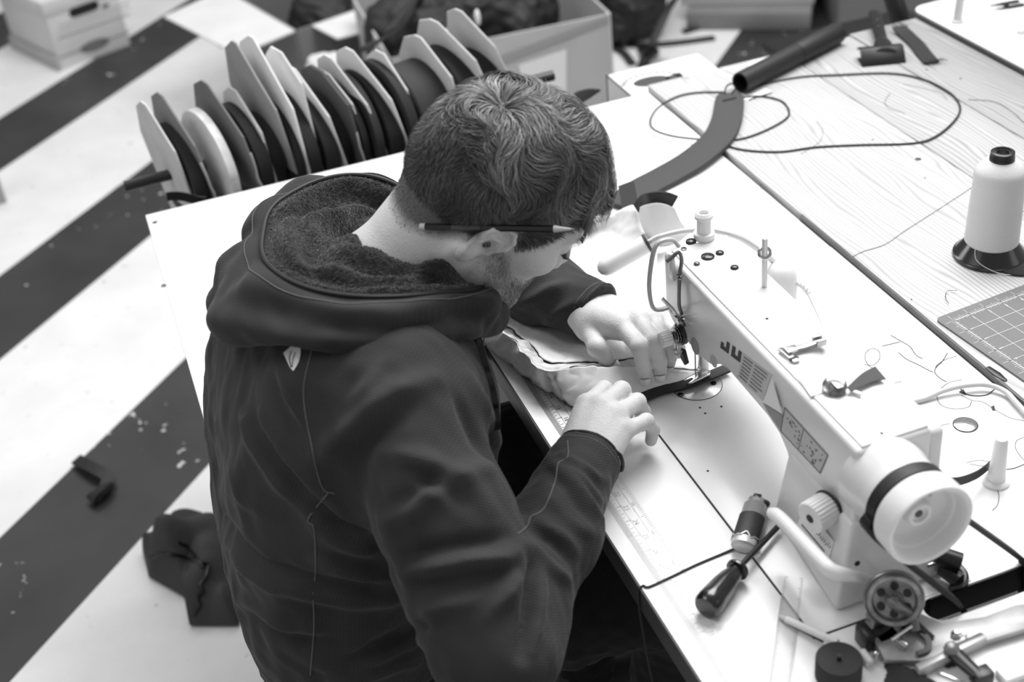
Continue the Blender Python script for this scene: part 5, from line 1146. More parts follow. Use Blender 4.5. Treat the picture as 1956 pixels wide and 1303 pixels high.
# printed adhesive inch rule along the table edge
y15, y16 = T(1054, 777)[1], T(1069, 799)[1]; IN = .0254
RL = E('adhesive_rule', (.405, 1.05, ZT), 'worn printed inch rule stuck along the front edge of the sewing table', 'ruler')
def rule_part(j0, j1, g, nm):
    mk = MB(); m = M('rule_ink_%d' % g, g, .7)
    def q(x0, x1, y, w_=.0006): mk.add([(x0, y-w_/2, ZT+.0003), (x1, y-w_/2, ZT+.0003), (x1, y+w_/2, ZT+.0003), (x0, y+w_/2, ZT+.0003)], [(0, 1, 2, 3)])
    for j in range(j0*16, j1*16):
        y = y15-(j/16-15)*IN; L_ = {0: .0125, 8: .0095, 4: .0078, 12: .0078}.get(j % 16, .0055 if j % 2 == 0 else .0040); q(.3905, .3905+L_+.003, y)
        y = y15-(j/16-15)*IN
        if j % 2 == 0: q(.4245-(.0075 if j % 16 == 0 else .0045), .4245, y)
    ya, yb = y15-(j0-15)*IN, y15-(j1-15)*IN
    for x in (.4045, .4150): mk.add([(x, yb, ZT+.0003), (x+.0004, yb, ZT+.0003), (x+.0004, ya, ZT+.0003), (x, ya, ZT+.0003)], [(0, 1, 2, 3)])
    O(nm, mk, m, RL, sharp=0)
    for j in range(j0, j1): 
        O('number', text_mb(str(j), .0085, (.4062, y15-(j-15)*IN-.0012, ZT+.0003), (0, -1, 0), (1, 0, 0)), m, RL, sharp=0)
        if j % 2: O('number', text_mb(str(j*2+10), .005, (.4165, y15-(j-15)*IN-.001, ZT+.0003), (0, -1, 0), (1, 0, 0)), m, RL, sharp=0)
rule_part(12, 18, 60, 'dark_scale'); rule_part(18, 25, 190, 'worn_scale'); rule_part(25, 34, 212, 'worn_scale')
# clear plastic ruler
r0, r1, r2, r3 = T(1497, 1102, ZT+.0012), T(1536, 1106, ZT+.0012), T(1512, 1300, ZT+.0012), T(1468, 1300, ZT+.0012)
cr_ = E('clear_ruler', (r0+r2)/2-V3(0, 0, .001), 'clear plastic ruler lying beside the roll of black tape', 'ruler')
P = [r0, r1, r1+(r2-r1)*1.4, r0+(r3-r0)*1.4]
O('strip', MB().add(P+[p-V3(0, 0, .0014) for p in P], [(0, 1, 2, 3), (7, 6, 5, 4)]+[(i, i+4, (i+1) % 4+4, (i+1) % 4) for i in range(4)]), M('clear_plastic', 205, .15, alpha=.55), cr_)
mk = MB()
for k_ in range(60):
    u = k_/60*1.3; p = r0+(r3-r0)*u; q = r1+(r2-r1)*u; l_ = .12 if k_ % 5 else .2
    for s0, s1 in ((.03, .03+l_), (.97-l_, .97)):
        c0, c1 = p*(1-s0)+q*s0+V3(0, 0, .0003), p*(1-s1)+q*s1+V3(0, 0, .0003); t = nrm(r3-r0)*.0002; mk.add([c0-t, c1-t, c1+t, c0+t], [(0, 1, 2, 3)])
O('tick_marks', mk, M('tick_grey', 110, .6), cr_, sharp=0)
wp_ = E('marking_pencil', T(1545, 1203, ZT), 'white marking pencil leaning on the black tape roll', 'pencil')
a, b = T(1486, 1176, ZT+.0035), T(1600, 1228, ZT+.011); ax = nrm(b-a); Lp = np.linalg.norm(b-a)
O('shaft', MB().lathe([(.0035, .010), (.0038, .012), (.0038, Lp)], a, ax, 12), PLA, wp_); O('point', MB().lathe([(.0006, 0), (.0035, .010)], a, ax, 12), M('pencil_tip', 200, .5), wp_)
O('under_shadow', MB().tube([a+ax*.005-V3(0, 0, .0025), a+ax*(Lp*.75)-V3(0, .002, .006)], .0015, 6), BLK, wp_)  # black rod below the pencil, drawn as its shadow line
tr = E('tape_roll', T(1600, 1283, ZT), 'roll of black fabric tape standing on the table by the marking pencil', 'tape roll')
c = T(1601, 1290, ZT)
O('roll', MB().lathe([(.0025, .027), (.0025, .0225), (.0208, .0225), (.0215, .0215), (.0215, 0), (.0, 0)][::-1], c, (0, 0, 1), 44), M('tape_cloth', 30, .7, bump=(300, .3)), tr)
O('tape_spiral', MB().tube([c+V3(0, 0, .0226)+(.004+.0165*u)*V3(math.cos(u*50), math.sin(u*50), 0) for u in np.linspace(0, 1, 200)], .0003, 4), M('tape_edge', 52, .7), tr)
O('core_hole', MB().lathe([(.003, 0), (.003, .0006)], c+V3(0, 0, .0226), (0, 0, 1), 14), BLK, tr)
# ---- bobbin winder bolted to the table by the belt slot
bw = E('bobbin_winder', T(1720, 1210, ZT), 'oily metal bobbin winder with spoked wheel beside the belt slot', 'bobbin winder')
ZP = ZT+.016
def topprism(px, z0, z1, mat, name, par=bw, bev=.001):
    P = [T(x, y, z1) for x, y in px]; n = len(P)
    return O(name, MB().add(P+[V3(p[0], p[1], z0) for p in P], [tuple(range(n)), tuple(range(n, 2*n))[::-1]]+[(i, n+i, n+(i+1) % n, (i+1) % n) for i in range(n)]), mat, par, bevel=bev)
topprism([(1668, 1222), (1745, 1165), (1800, 1190), (1880, 1178), (1940, 1155), (1990, 1150), (1990, 1192), (1760, 1262), (1690, 1260)], ZT+.004, ZT+.010, M('bracket_steel', 168, .4, .35, var=(30, .3)), 'base_bracket')
topprism([(1748, 1268), (1880, 1210), (1886, 1218), (1756, 1280)], ZT, ZT+.013, M('bracket_lip', 190, .35, .4), 'base_lip')
sl = [(1822, 1247), (1872, 1224), (1880, 1227), (1877, 1231), (1828, 1253)]
topprism([(x, y-16) for x, y in sl], ZT+.0098, ZT+.0104, M('slot_dark', 90, .5), 'slot')
wc = T(1708, 1145, ZT+.045); wa = nrm((-.45, -.80, .40))
e1 = nrm(np.cross(wa, (0, 0, 1))); e2 = np.cross(e1, wa)
wheel = O('winder_wheel', MB().lathe([(.0, .004), (.008, .004), (.009, .001), (.019, .0005), (.021, .005), (.0245, .006), (.0255, .003), (.0255, -.006), (.0225, -.007), (.0205, -.003), (.0, -.003)], wc, wa, 48), M('wheel_iron', 150, .38, .75, var=(90, .35)), bw)
for k_ in range(6):
    a_ = k_*math.pi/3+.5; q = wc+.0138*(math.cos(a_)*e1+math.sin(a_)*e2)
    O('wheel_hole', MB().lathe([(.0040, .0), (.0040, .0022)], q, wa, 14), BLK, wheel)
O('wheel_tyre', MB().tube([wc-wa*.002+.0262*(math.cos(a_)*e1+math.sin(a_)*e2) for a_ in np.linspace(0, 2*math.pi, 49)[:-1]], .0022, 8, closed=True), M('wheel_rim', 130, .3, .8), wheel)
O('axle_arm', MB().tube(spline([wc+wa*.004, wc+wa*.014, T(1740, 1175, ZT+.03), T(1748, 1205, ZT+.018)], 14), [.007]*4+[.0052]*10, 10), M('arm_iron', 120, .38, .7, var=(90, .3)), bw)
O('pivot_lug', MB().box((-.008, -.005, 0), (.008, .005, .02), c=T(1735, 1200, ZT+.006)), IRON, bw, bevel=.002)
O('tension_rod', MB().tube([T(1702, 1222, ZT+.026), T(1741, 1196, ZT+.030)], .0016, 8), CHR, bw)
O('bright_pin', MB().tube([T(1714, 1222, ZT+.017), T(1731, 1236, ZT+.015)], .0042, 10), CHR, bw)
O('leaf_spring', strap(spline([T(1748, 1187, ZT+.02), T(1762, 1202, ZT+.016), T(1782, 1220, ZT+.012)], 10), (.6, .6, 0), .0034, .0018), M('dark_steel', 60, .25, .8), bw)
O('stop_lever', strap(spline([T(1755, 1205, ZT+.014), T(1772, 1222, ZT+.0135), T(1773, 1240, ZT+.013), T(1752, 1250, ZT+.013)], 14), (.5, -.5, 0), .0026, .003), M('lever_dark2', 80, .4, .5), bw)
O('nut_block', MB().box((-.012, -.008, 0), (.010, .008, .016), c=T(1680, 1195, ZT)), M('block_steel', 150, .3, .8, var=(80, .3)), bw, bevel=.002)
O('clamp_block', MB().box((-.012, -.011, 0), (.012, .010, .010), c=T(1690, 1222, ZT)), IRON, bw, bevel=.002)
O('black_post', MB().box((-.006, -.010, 0), (.005, .010, .022), c=T(1652, 1232, ZT)), BLK, bw, bevel=.002)
O('clamp_screw', MB().lathe([(.0034, 0), (.0034, .004), (.001, .005)], T(1674, 1252, ZT+.006), (0, 0, 1), 12), CHR, bw)
O('white_sleeve', MB().tube([T(1646, 1245, ZT+.006), T(1662, 1268, ZT+.004)], .0045, 10), PLA, bw)
O('wheel_nut', MB().lathe([(.006, .004), (.006, .010), (.002, .012)], wc, wa, 6), CHR, wheel)
O('cam_nut', MB().lathe([(.0075, 0), (.0075, .012), (.005, .013)], T(1690, 1112, ZT+.03), nrm((-.3, -.8, .5)), 14), CHR, bw)
O('wing_screw', MB().lathe([(.0045, 0), (.005, .003), (.002, .006)], T(1826, 1215, ZT+.010), (0, 0, 1), 12), CHR, bw)
O('wing_wire', MB().tube(spline(tz([(1826, 1212), (1838, 1206), (1848, 1205), (1847, 1211)], ZT+.014), 16), .0009, 6), CHR, bw)
# black lever handle, cloth scrap, loose bits by the winder
lv2 = E('lever_handle', T(1845, 1262, ZT), 'black lever handle with round pivot lying below the winder bracket', 'lever')
O('arm', MB().tube([T(1817, 1243, ZT+.012), T(1848, 1272, ZT+.011), T(1868, 1290, ZT+.010)], [.0085, .0078, .0072], 10, flat=.6), BLK, lv2)
O('pivot', MB().lathe([(.0072, 0), (.0072, .004), (.005, .005), (0, .0055)], T(1817, 1242, ZT+.014), nrm((0, -.3, 1)), 20), M('pivot_grey', 120, .35, .6), lv2)
O('end_block', MB().box((-.008, -.007, -.010), (.010, .007, .004), c=T(1874, 1288, ZT+.010)), BLK, lv2, bevel=.0015)
sc = [(1690, 1262), (1705, 1258), (1722, 1268), (1745, 1275), (1775, 1290), (1790, 1310), (1720, 1320), (1688, 1300), (1694, 1282)]
cs = spline([T(x, y, ZT+.004) for x, y in sc], 60, closed=True); cn = cs.mean(0)+V3(0, 0, .006)
cs = cs+rng.normal(size=cs.shape)*.0008; cs[:, 2] = ZT+.0012
O('cloth_scrap', MB().add(list(cs)+list(cs*.5+cn*.5)+[cn], [(i, (i+1) % 60, 60+(i+1) % 60, 60+i) for i in range(60)]+[(60+i, 60+(i+1) % 60, 120) for i in range(60)]), M('felt', 48, .9), sharp=0, label='ragged black cloth scrap under the bobbin winder', cat='cloth scrap')
sc = [(1790, 1262), (1822, 1250), (1836, 1262), (1815, 1275)]
cs = spline([T(x, y, ZT+.002) for x, y in sc], 40, closed=True)+rng.normal(size=(40, 3))*.0006; cs[:, 2] = ZT+.0012; cn = cs.mean(0)+V3(0, 0, .004)
O('cloth_scrap', MB().add(list(cs)+[cn], [(i, (i+1) % 40, 40) for i in range(40)]), M('felt', 48, .9), sharp=0, label='small black cloth scrap next to the lever handle', cat='cloth scrap')
O('metal_pin', MB().tube(spline(tz([(1790, 1284), (1810, 1292), (1835, 1302), (1850, 1310)], ZT+.002), 10), .0011, 6), CHR, label='thin steel pin near the bottom edge beside the black scrap', cat='pin')
O('white_block', MB().box((-.014, -.008, 0), (.014, .008, .008), c=T(1935, 1292, ZT)), PLA, bevel=.001, label='small white block at the bottom right corner of the table', cat='block')
# snips on the far table
sn = E('thread_snips', T(1935, 10, ZR), 'black thread snips lying open on the second machine table', 'snips')
for y0, y1 in ((12, -2), (19, 4)):
    O('blade', MB().prism([(0, -.0005), (.03, -.004), (.06, -.005), (.06, .003), (.03, .003)], T(1888 if y0 < 15 else 1898, y0, ZR+.002), nrm(T(1990, y1-4, ZR)-T(1888, y0, ZR)), nrm(np.cross((0, 0, 1), T(1990, y1-4, ZR)-T(1888, y0, ZR))), (0, 0, .002)), BLK, sn, bevel=.0004)
O('pivot', MB().lathe([(.005, 0), (.005, .004), (.003, .005)], T(1922, 10, ZR+.002), (0, 0, 1), 14), M('dark_steel', 60, .25, .8), sn)
# ================================================================== webbing rack behind the side table
YR = 2.175
rk = E('webbing_rack', (.4, YR, 0), 'rack of upright cardboard dividers threaded on a dark rod behind the side table', 'rack')
R0, R1 = PX(238, 356, 1, YR), PX(1057, 144, 1, YR); rx = nrm(R1-R0)
O('rod', MB().tube([R0, R1], .0095, 16), M('rod_dark', 40, .4), rk)
for x in (.10, .70):
    z = R0[2]+(x-R0[0])/(R1[0]-R0[0])*(R1[2]-R0[2]); O('post', MB().box((x-.012, YR-.012, 0), (x+.012, YR+.012, z)), DARK, rk)
    O('foot', MB().box((x-.02, YR-.16, 0), (x+.02, YR+.16, .03)), DARK, rk)
PL = [((272, 195), (345, 385), 200, .60), ((303, 178), (383, 378), 120, .62), ((388, 155), (470, 365), 110, .62), ((442, 168), (505, 355), 215, .5), ((445, 78), (545, 345), 150, .78), ((478, 68), (562, 342), 222, .8),
      ((524, 92), (592, 330), 205, .2), ((556, 128), (632, 312), 205, .62), ((600, 128), (660, 305), 62, .3), ((616, 135), (682, 300), 200, .3), ((624, 106), (712, 298), 200, .6), ((664, 92), (752, 290), 200, .6), ((722, 97), (775, 285), 190, .4), ((796, 68), (842, 190), 190, .65), ((826, 38), (892, 160), 185, .6), ((873, 18), (944, 142), 180, .6)]
base_x = []; WV = nrm((-.27, .96, 0)); RX = nrm((.96, .27, 0))
for i, (tp, bp, g, sk) in enumerate(PL):
    a, b = PX(*tp, 1, YR), PX(*bp, 1, YR-.06); b[1] = YR
    up = a-b; L_ = np.linalg.norm(up); up /= L_; b = b-up*.12; L_ += .12; base_x.append(b[0]+up[0]*(.5*L_)); w_ = .078+.01*((i*7) % 3)
    poly = [(-w_, 0), (w_, 0), (w_, L_*.72), (w_*.55, L_*.93), (w_*.2*(1-sk), L_), (-w_*.35*(1-sk)-.004, L_), (-w_, L_*(.93-.27*sk))]
    n = nrm(np.cross(WV, up)); th = .0035 if g > 100 else .006
    m = M('divider_%d' % g, g, .75, var=(25, .08))
    bow = MB().prism(poly, b-n*th/2, WV, up, n*th)
    O('divider', bow, m, rk, bevel=.0005)
    if g < 130: O('torn_edge', MB().tube([b+up*s*L_-WV*w_+n*random.uniform(-.002, .002) for s in np.linspace(.3, .66, 8)], .0022, 5), M('torn_paper', 175, .8), rk)
    if g == 200 and i > 8: O('bright_edge', MB().tube([b-WV*w_+up*.05, b-WV*w_+up*L_*(.93-.27*sk), b-WV*(w_*.35*(1-sk)+.004)+up*L_], .0016, 5), M('board_edge', 215, .8), rk)
RB = M('roll_webbing', 20, .75, bump=(120, .3)); RB2 = M('roll_webbing_grey', 34, .75, bump=(120, .3))
def rodpt(x): return R0+(R1-R0)*((x-R0[0])/(R1[0]-R0[0]))
xs = sorted(base_x); nroll = 0
where = ['beside the bare cardboard at the rod\'s left end', 'next to the wrapped white roll', 'behind the torn brown divider', 'left of the tallest thin dividers', 'under the two tall thin dividers', 'before the square-topped divider', 'beside the square-topped divider', 'left of the dark divider', 'against the dark divider', 'right of the dark divider', 'in the middle of the rack', 'behind the man\'s crown, left side', 'near the man\'s crown, right side', 'largest, next to the man\'s head', 'behind the man\'s head near the rod\'s right end']
for i in range(len(xs)-1):
    gap = xs[i+1]-xs[i]
    if gap < .008: continue
    c = rodpt((xs[i]+xs[i+1])/2); h = max(.004, gap*.46-.003); r = (.088, .075, .095, .07, .098, .10, .09, .078, .098, .105, .10, .108, .09, .105, .085)[i % 15]
    if i == 1:
        O('wrapped_roll', MB().lathe([(.02, -.012), (.085, -.013), (.098, -.008), (.100, .006), (.088, .011), (.02, .011)], c, RX, 36), M('plastic_wrap', 225, .3, bump=(40, .8, .004)), label='roll wrapped in crinkled white plastic on the rack', cat='roll'); continue
    o = O('webbing_roll', MB().lathe([(.012, -h), (r*.97, -h), (r, -h*.9), (r, h*.9), (r*.97, h), (.012, h)], c, RX, 36), RB if i % 3 else RB2, label='roll of black webbing on the rack, '+where[i % 15], cat='webbing roll', group='webbing rolls on the rack')
bd_ = strap(spline([PX(*p, 1, YR-.10) for p in ((318, 376), (332, 374), (352, 376), (378, 383), (392, 384))], 16), (0, -.3, 1), .009, .002)
O('rubber_band', bd_, BLK, rk)

# ================================================================== boxes and bags on the floor
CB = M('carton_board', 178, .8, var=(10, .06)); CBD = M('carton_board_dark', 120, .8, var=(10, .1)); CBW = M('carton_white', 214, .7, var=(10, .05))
BAG = M('bag_nylon', 22, .6, bump=(60, .3, .004), var=(14, .5)); BAG2 = M('bag_nylon_grey', 40, .6, bump=(60, .3, .004), var=(14, .5))
def slab(P, th, d=(0, 0, -1)):
    P = [np.asarray(p, float) for p in P]; n = len(P); D = np.asarray(d, float)*th
    return MB().add(P+[p+D for p in P], [tuple(range(n)), tuple(range(n, 2*n))[::-1]]+[(i, n+i, n+(i+1) % n, (i+1) % n) for i in range(n)])
def wallq(a, b, h): a, b = V3(a[0], a[1], 0), V3(b[0], b[1], 0); nrm_ = nrm(np.cross(b-a, (0, 0, 1))); return slab([a, b, b+V3(0, 0, h), a+V3(0, 0, h)], .006, nrm_)
def lump(name, pts, r, mat, lab, cat, seed, parent=None, amp=.012):
    nz = Noise(seed, 7, 8); nz2 = Noise(seed+1, 20, 8); pts = [np.asarray(p, np.float32) for p in pts]
    def f(p):
        d = None
        for i in range(len(pts)-1 or 1):
            c = sd_cone(p, pts[i], pts[min(i+1, len(pts)-1)]+np.float32(1e-4), r[i], r[min(i+1, len(r)-1)]); d = c if d is None else smin(d, c, .05)
        return smax(d-amp*nz(p)-amp*.6*np.abs(nz2(p)), .003-p[..., 2], .01)
    P = np.array(pts); R_ = max(r)+amp*3; v, q = nets(f, P.min(0)-R_, P.max(0)+R_, max(.009, R_/22), 2.2)
    if parent is None:
        o = E(name, (P[:, 0].mean(), P[:, 1].mean(), 0), lab, cat); fast_mesh('bag_body', v, q, mat, o); return o
    return fast_mesh(name, v, q, mat, parent)
# archive box top left
b0, b1 = T(118, 135, 0), T(250, 86, 0); d1 = nrm(b1-b0); d2 = V3(-d1[1], d1[0], 0); Lx = np.linalg.norm(b1-b0); Ly = .38; Hb = .245
bx = E('archive_box', b0+d1*Lx/2+d2*Ly/2, 'white cardboard archive box with a lid and hand hole, top left on the floor', 'box')
R3 = np.stack([d1, d2, V3(0, 0, 1)])
O('body', MB().box((0, 0, 0), (Lx, Ly, Hb), R=R3, c=b0), CBW, bx, bevel=.002)
O('lid', MB().box((-.006, -.006, Hb-.045), (Lx+.006, Ly+.006, Hb+.006), R=R3, c=b0), CBW, bx, bevel=.002)
O('base_flap', MB().box((-.012, -.004, 0), (-.003, Ly, .05), R=R3, c=b0), CB, bx, bevel=.001)
def fpt(px): # point on the box front
    n = -d2; r_ = ray(*px); t = ((b0-CAM)@n)/(r_@n); return CAM+r_*t+n*.0015
def fell(pxc, w_, h_, mat, nm, n=24, par=bx): c = fpt(pxc); O(nm, MB().add([c+d1*w_*math.cos(a)+V3(0, 0, 1)*h_*math.sin(a) for a in np.linspace(0, 2*math.pi, n+1)[:-1]]+[c-V3(0, 0, 0)-d2*0], [(i, (i+1) % n, n) for i in range(n)]), mat, par, sharp=0)
pill = fpt((160, 17)); O('hand_hole', MB().prism([(-.042+.016*math.cos(a), .016*math.sin(a)) for a in np.linspace(math.pi/2, 3*math.pi/2, 9)]+[(.042+.016*math.cos(a), .016*math.sin(a)) for a in np.linspace(-math.pi/2, math.pi/2, 9)], pill-d2*.0012, d1, (0, 0, 1), -d2*.0006), BLK, bx)
fell((181, 86), .060, .019, M('print_dark', 110, .7), 'printed_oval')
for y0, y1, g in ((112, 98, 150), (75, 57, 160), (52, 28, 190), (62, 40, 195)):
    a, b = fpt((112+(.0 if y0 < 100 else 3), y0)), fpt((247, y0-(132*.38 if y0 > 100 else 47)))
    O('printed_line', slab([a, b, b+V3(0, 0, .006), a+V3(0, 0, .006)], .0004, d2), M('print_line_%d' % g, g, .7), bx)
fell((201, 11), .016, .008, M('print_dark', 110, .7), 'printed_mark')
# open carton with flaps, middle top
Hc = .34; c0, cL, cR = T(566, 57, Hc), T(430, -22, Hc), T(752, -8, Hc)
ca = E('open_carton', V3(c0[0], c0[1]+.2, 0), 'open white-flapped carton full of black bags behind the rack', 'carton')
eL, eR = nrm(cL-c0), nrm(cR-c0)
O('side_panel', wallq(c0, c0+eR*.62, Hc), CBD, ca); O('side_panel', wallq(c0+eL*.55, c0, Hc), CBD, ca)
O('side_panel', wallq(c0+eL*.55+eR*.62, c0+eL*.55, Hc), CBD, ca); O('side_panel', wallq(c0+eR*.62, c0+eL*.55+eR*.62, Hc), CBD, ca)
O('flap', slab([c0, T(454, 104, Hc-.02), T(313, 31, Hc-.02), cL], .005), CBW, ca); O('flap', slab([c0+eR*.05, T(644, 73, Hc-.015), T(770, 42, Hc-.015), c0+eR*.55], .005), CBW, ca)
for s in (.07, .26): O('packing_tape', slab([c0+eR*s+V3(0, 0, -.01), c0+eR*(s+.05)+V3(0, 0, -.01), c0+eR*(s+.05)+V3(0, 0, -.3), c0+eR*s+V3(0, 0, -.3)], .001, -nrm(np.cross(eR, (0, 0, 1)))*-1), M('tape_grey', 165, .4), ca)
m_ = c0+eL*.2+eR*.2
lump('stuffed_bag', [m_+V3(0, 0, -.12), m_+eR*.25+V3(0, 0, -.13), m_+eL*.2+eR*.2+V3(0, 0, -.12)], [.13, .13, .13], BAG, 'black nylon bag stuffed in the white-flapped carton', 'bag', 81)
# large brown carton with label and straps
Hd = .42; q1, q0 = T(1162, 26, Hd), T(915, 76, Hd); e1_ = nrm(q0-q1); e2_ = nrm(T(1228, -18, Hd)-q1); e2_ = nrm(e2_-e1_*(e1_@e2_))
W1 = .60; W2 = .50
cb2 = E('large_carton', V3(*(q1+e1_*W1/2+e2_*W2/2)[:2], 0), 'large grey-brown carton with a white label, behind the man\'s head', 'carton')
for a, b in ((q1+e1_*W1, q1), (q1, q1+e2_*W2), (q1+e2_*W2, q1+e2_*W2+e1_*W1), (q1+e2_*W2+e1_*W1, q1+e1_*W1)): O('side_panel', wallq(a, b, Hd), CB, cb2)
fnm = nrm(np.cross(q1-q0, (0, 0, 1)))
def cpt(px): r_ = ray(*px); t = ((q1-CAM)@fnm)/(r_@fnm); return CAM+r_*t+(fnm if fnm@cf < 0 else -fnm)*.009
O('label', slab([cpt((989, 122)), cpt((1080, 92)), cpt((1080, 185)), cpt((1000, 200))], .001, -fnm if fnm@cf < 0 else fnm), M('label_white', 225, .6), cb2)
O('packing_tape', slab([cpt((940, 112)), cpt((1160, 28)), cpt((1160, 40)), cpt((940, 128))], .0008, -fnm if fnm@cf < 0 else fnm), M('tape_brown', 150, .35), cb2)
O('corner_edge', MB().tube([q1+V3(0, 0, .002), V3(q1[0], q1[1], 0)], .005, 6), M('board_pale', 205, .8), cb2)
m_ = q1+e1_*.34+e2_*.28
bg = lump('strapped_bag', [m_+V3(0, 0, -.05), m_+e1_*.14+V3(0, 0, -.06), m_-e1_*.16+V3(0, 0, -.06)], [.13, .12, .12], BAG, 'black strapped bag heaped in the large carton behind the man', 'bag', 83)
for k_, (pts, w_) in enumerate(((((745, 60), (775, 20), (800, -10)), .02), (((800, 35), (860, 28), (905, 20), (940, -5)), .022), (((850, 70), (870, 20), (880, -10)), .02), (((690, 95), (740, 70), (770, 40), (790, 0)), .018))):
    O('bag_strap', strap(spline([T(x, y, Hd+.07) for x, y in pts], 24), (1, 0, .4), w_, .006), BAG2, bg)
for px in ((912, 33), (857, 70), (858, 76)): O('pull_tag', MB().ball(T(*px, Hd+.09), (.008, .008, .022), 10), M('tag_white', 235, .5), bg)
lump('tote_bag', [V3(.58, 3.50, .09), V3(.60, 3.52, .28)], [.085, .075], M('tote_white', 205, .8, bump=(20, .5, .004)), 'white cloth bag showing between the cardboard dividers', 'bag', 85)
# black rucksack and straps on the floor, grey and white boxes beyond
a = T(1228, 92, .0)
bg = lump('rucksack', [a+V3(0, .10, .10), a+V3(.03, .16, .11), a+V3(-.02, .20, .24)], [.11, .11, .12], BAG, 'black rucksack slumped on the floor beyond the large carton', 'rucksack', 87)
O('shoulder_strap', strap(spline([T(1290, -5, .30), T(1270, 30, .22), T(1250, 75, .08), T(1236, 105, .02), T(1222, 140, .012)], 30), (1, .3, .2), .020, .006), BAG2, bg)
O('strap_buckle', MB().box((-.028, -.03, 0), (.028, .03, .02), c=T(1238, 103, .012)), BLK, bg, bevel=.004)
for pts in (((1168, 88), (1190, 100), (1208, 122)), ((1185, 75), (1210, 85), (1280, 82), (1365, 71)), ((1305, 60), (1340, 50), (1370, 48))):
    O('loose_strap', strap(spline(tz(pts, .008), 20), (.3, 1, 0), .014, .004), BAG2, bg)
def bot(px0, px1, dep, h, mat, name, lab, cat, z0=0., bev=.003):
    a, b = T(*px0, 0), T(*px1, 0); u = nrm(b-a); v = V3(-u[1], u[0], 0); L_ = np.linalg.norm(b-a)
    return O(name, MB().box((0, 0, z0), (L_, dep, h), R=np.stack([u, v, V3(0, 0, 1)]), c=a), mat, bevel=bev, label=lab, cat=cat)
bot((1312, 58), (1548, 58), .40, .06, CBD, 'base_shadow', 'dark low box standing for the shadow under the pale carton at the top', 'base_shadow')  # dark box added for the shadow band at the carton's foot
bot((1302, 44), (1555, 40), .36, .40, M('carton_pale', 190, .8), 'pale_carton', 'pale carton over its dark shadow band at the top edge', 'carton', .061)
bot((1600, 60), (1860, 30), .30, .34, M('carton_grey', 104, .8), 'grey_carton', 'grey carton beyond the boards, right of the pale carton', 'carton')
ch = E('chair', T(1760, 45, 0), 'black tubular chair legs beyond the plank table', 'chair')
O('leg', MB().tube([DP(1698, -30, 2.75), DP(1727, 60, 2.75)*V3(1, 1, 1), V3(*DP(1760, 130, 2.75)[:2], .01)], .020, 10), BLK, ch)
O('leg', MB().tube([DP(1806, -30, 2.9), DP(1790, 40, 2.9), V3(*DP(1770, 110, 2.9)[:2], .01)], .012, 10), BLK, ch)
O('seat', MB().box((-.2, -.1, .44), (.2, .3, .47), c=V3(*DP(1740, -60, 2.9)[:2], 0)), BLK, ch, bevel=.008)
O('cardboard_panel', wallq(T(-170, 440, 0), T(13, 385, 0), .21), M('crate_grey', 150, .7), label='grey cardboard panel at the left picture border', cat='panel')
# small printed carton beyond the table end
zb = .735; p0, p1, p2 = T(1161, 145, zb), T(1199, 177, zb), T(1357, 138, zb)
pb_ = E('printed_carton', V3(p0[0]+.12, 2.11, 0), 'small white carton with a dark oval gear print at the end of the boards', 'carton')
xa, xb, ya, yb = p0[0], p2[0]+.02, 2.045, p0[1]+.005
O('body', MB().box((xa, ya, .45), (xb, yb, zb)), CBW, pb_, bevel=.0015)
O('left_edge', MB().tube([V3(xa, ya, zb), V3(xa, yb, zb), V3(xa, yb, zb-.12)], .0016, 6), M('edge_line', 60, .6), pb_)
c = T(1252, 153, zb+.0006); u = nrm(T(1300, 143, zb)-T(1215, 161, zb)); v = V3(-u[1], u[0], 0); PR = M('print_black', 60, .6)
O('printed_oval', MB().add([c-u*.008+u*.034*math.cos(a)+v*.020*math.sin(a) for a in np.linspace(0, 2*math.pi, 29)[:-1]], [tuple(range(28))]), PR, pb_, sharp=0)
O('printed_bar', MB().add([c+u*.020-v*.018, c+u*.052-v*.008, c+u*.052+v*.012, c+u*.020+v*.004], [(0, 1, 2, 3)]), PR, pb_, sharp=0)
for k_ in range(13):
    a = k_*math.pi/12+.2; q = c-u*.008+u*.052*math.cos(a)*-1+v*.036*math.sin(a); O('gear_mark', MB().add([q-u*.004-v*.003, q+u*.004-v*.003, q+u*.004+v*.003, q-u*.004+v*.003], [(0, 1, 2, 3)]), M('print_mid', 120, .6), pb_, sharp=0)
O('flap', slab([T(1357, 138, zb+.004), T(1464, 109, zb+.03), T(1440, 140, zb+.024), T(1392, 158, zb+.006)], .002), CBW, pb_)
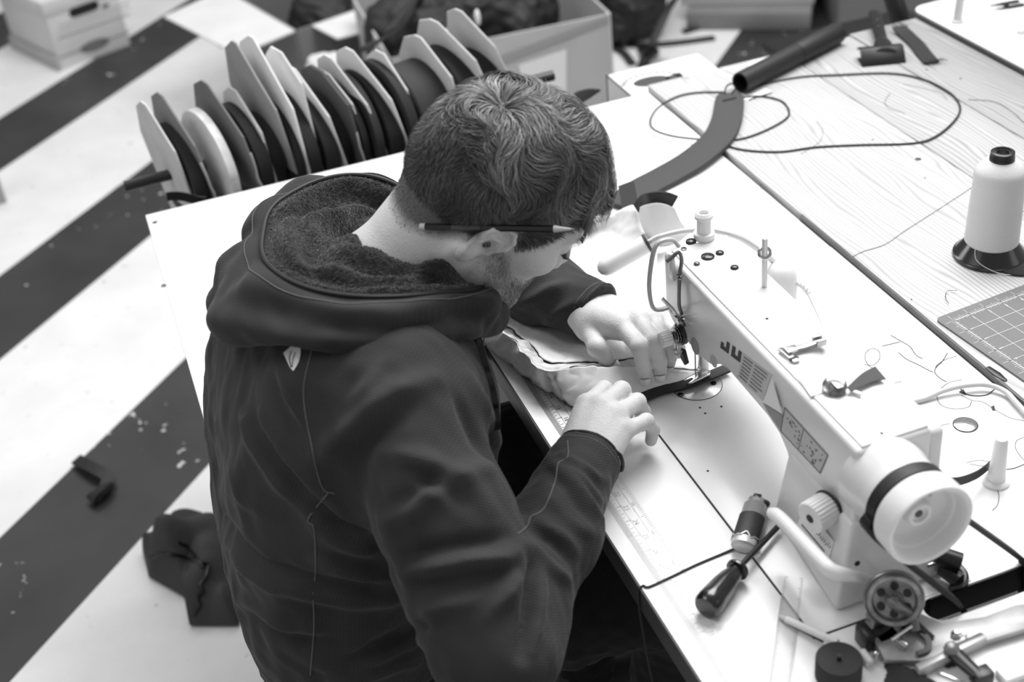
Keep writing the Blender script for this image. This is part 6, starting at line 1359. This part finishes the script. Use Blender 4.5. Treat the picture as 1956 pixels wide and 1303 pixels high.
# black strap end on the table behind the head
sq = spline([T(1088, 203, ZT+.010), T(1104, 188, ZT+.014), T(1126, 178, ZT+.016), T(1147, 172, ZT+.022)], 20)
O('fabric_scrap', strap(sq, (.3, .35, 1), np.interp(np.arange(20), [0, 6, 13, 19], [.008, .012, .008, .0015]), .005), BAG2, bevel=.001, label='dark twisted fabric scrap on the side table behind the man\'s hair', cat='fabric scrap')
# floor litter at the left
fs = E('floor_strap', T(180, 915, 0), 'short black strap dropped on the dark floor stripe', 'strap')
O('band', strap(spline([T(*p) for p in ((146, 878, .012), (165, 888, .02), (188, 900, .022), (205, 912, .018), (204, 928, .014))], 24), (.5, .7, .1), .013, .006), BAG, fs)
O('end_tab', strap(spline([T(*p) for p in ((205, 926, .016), (192, 938, .02), (180, 948, .018), (174, 958, .010))], 16), (.6, -.6, .3), .015, .010), BAG, fs)
cs = [(272, 1052), (300, 1035), (340, 1012), (400, 995), (470, 1010), (480, 1100), (455, 1195), (362, 1195), (368, 1150), (330, 1128), (284, 1102)]
cs3 = np.array([T(x, y, .006) for x, y in cs]+[T(*cs[0], .006)]); ring = np.stack([np.interp(np.linspace(0, 11, 67)[:-1], np.arange(12), cs3[:, k_]) for k_ in range(3)], 1); cen_ = ring.mean(0); G = []
fz = Noise(95, 9, 8); fz2 = Noise(96, 4, 6)
for s in np.linspace(1, 0, 18):
    row = ring*s+cen_*(1-s); row = row.copy(); row[:, 2] = .006+.05*(1-s**5)+(.045*np.abs(fz(row.astype(np.float32)))+.02*fz2(row.astype(np.float32)))*(1-s**3); G.append(row)
G = np.array(G); G = np.concatenate([G, G[:, :1]], 1)
o = E('cloth_bundle', V3(cen_[0], cen_[1], 0), 'crumpled dark cloth lying on the floor behind the man\'s back', 'cloth')
O('cloth', MB().grid(G), M('cloth_dark', 58, .8, bump=(40, .4, .003), var=(9, .25)), o, sharp=0)
for pts in (((284, 1066), (330, 1062), (372, 1070), (395, 1080)), ((345, 1035), (370, 1060), (390, 1090)), ((395, 1085), (385, 1130), (368, 1185))):
    P = []
    for q in spline([V3(*q, 0) for q in pts], 16): 
        w3 = T(q[0], q[1], .08); k_ = np.unravel_index(np.argmin(np.linalg.norm(proj(G.reshape(-1, 3))-q[:2], axis=1)), G.shape[:2]); P.append(G[k_]+V3(0, 0, .003))
    O('seam', MB().tube(np.array(P), .003, 6), BLK, o)
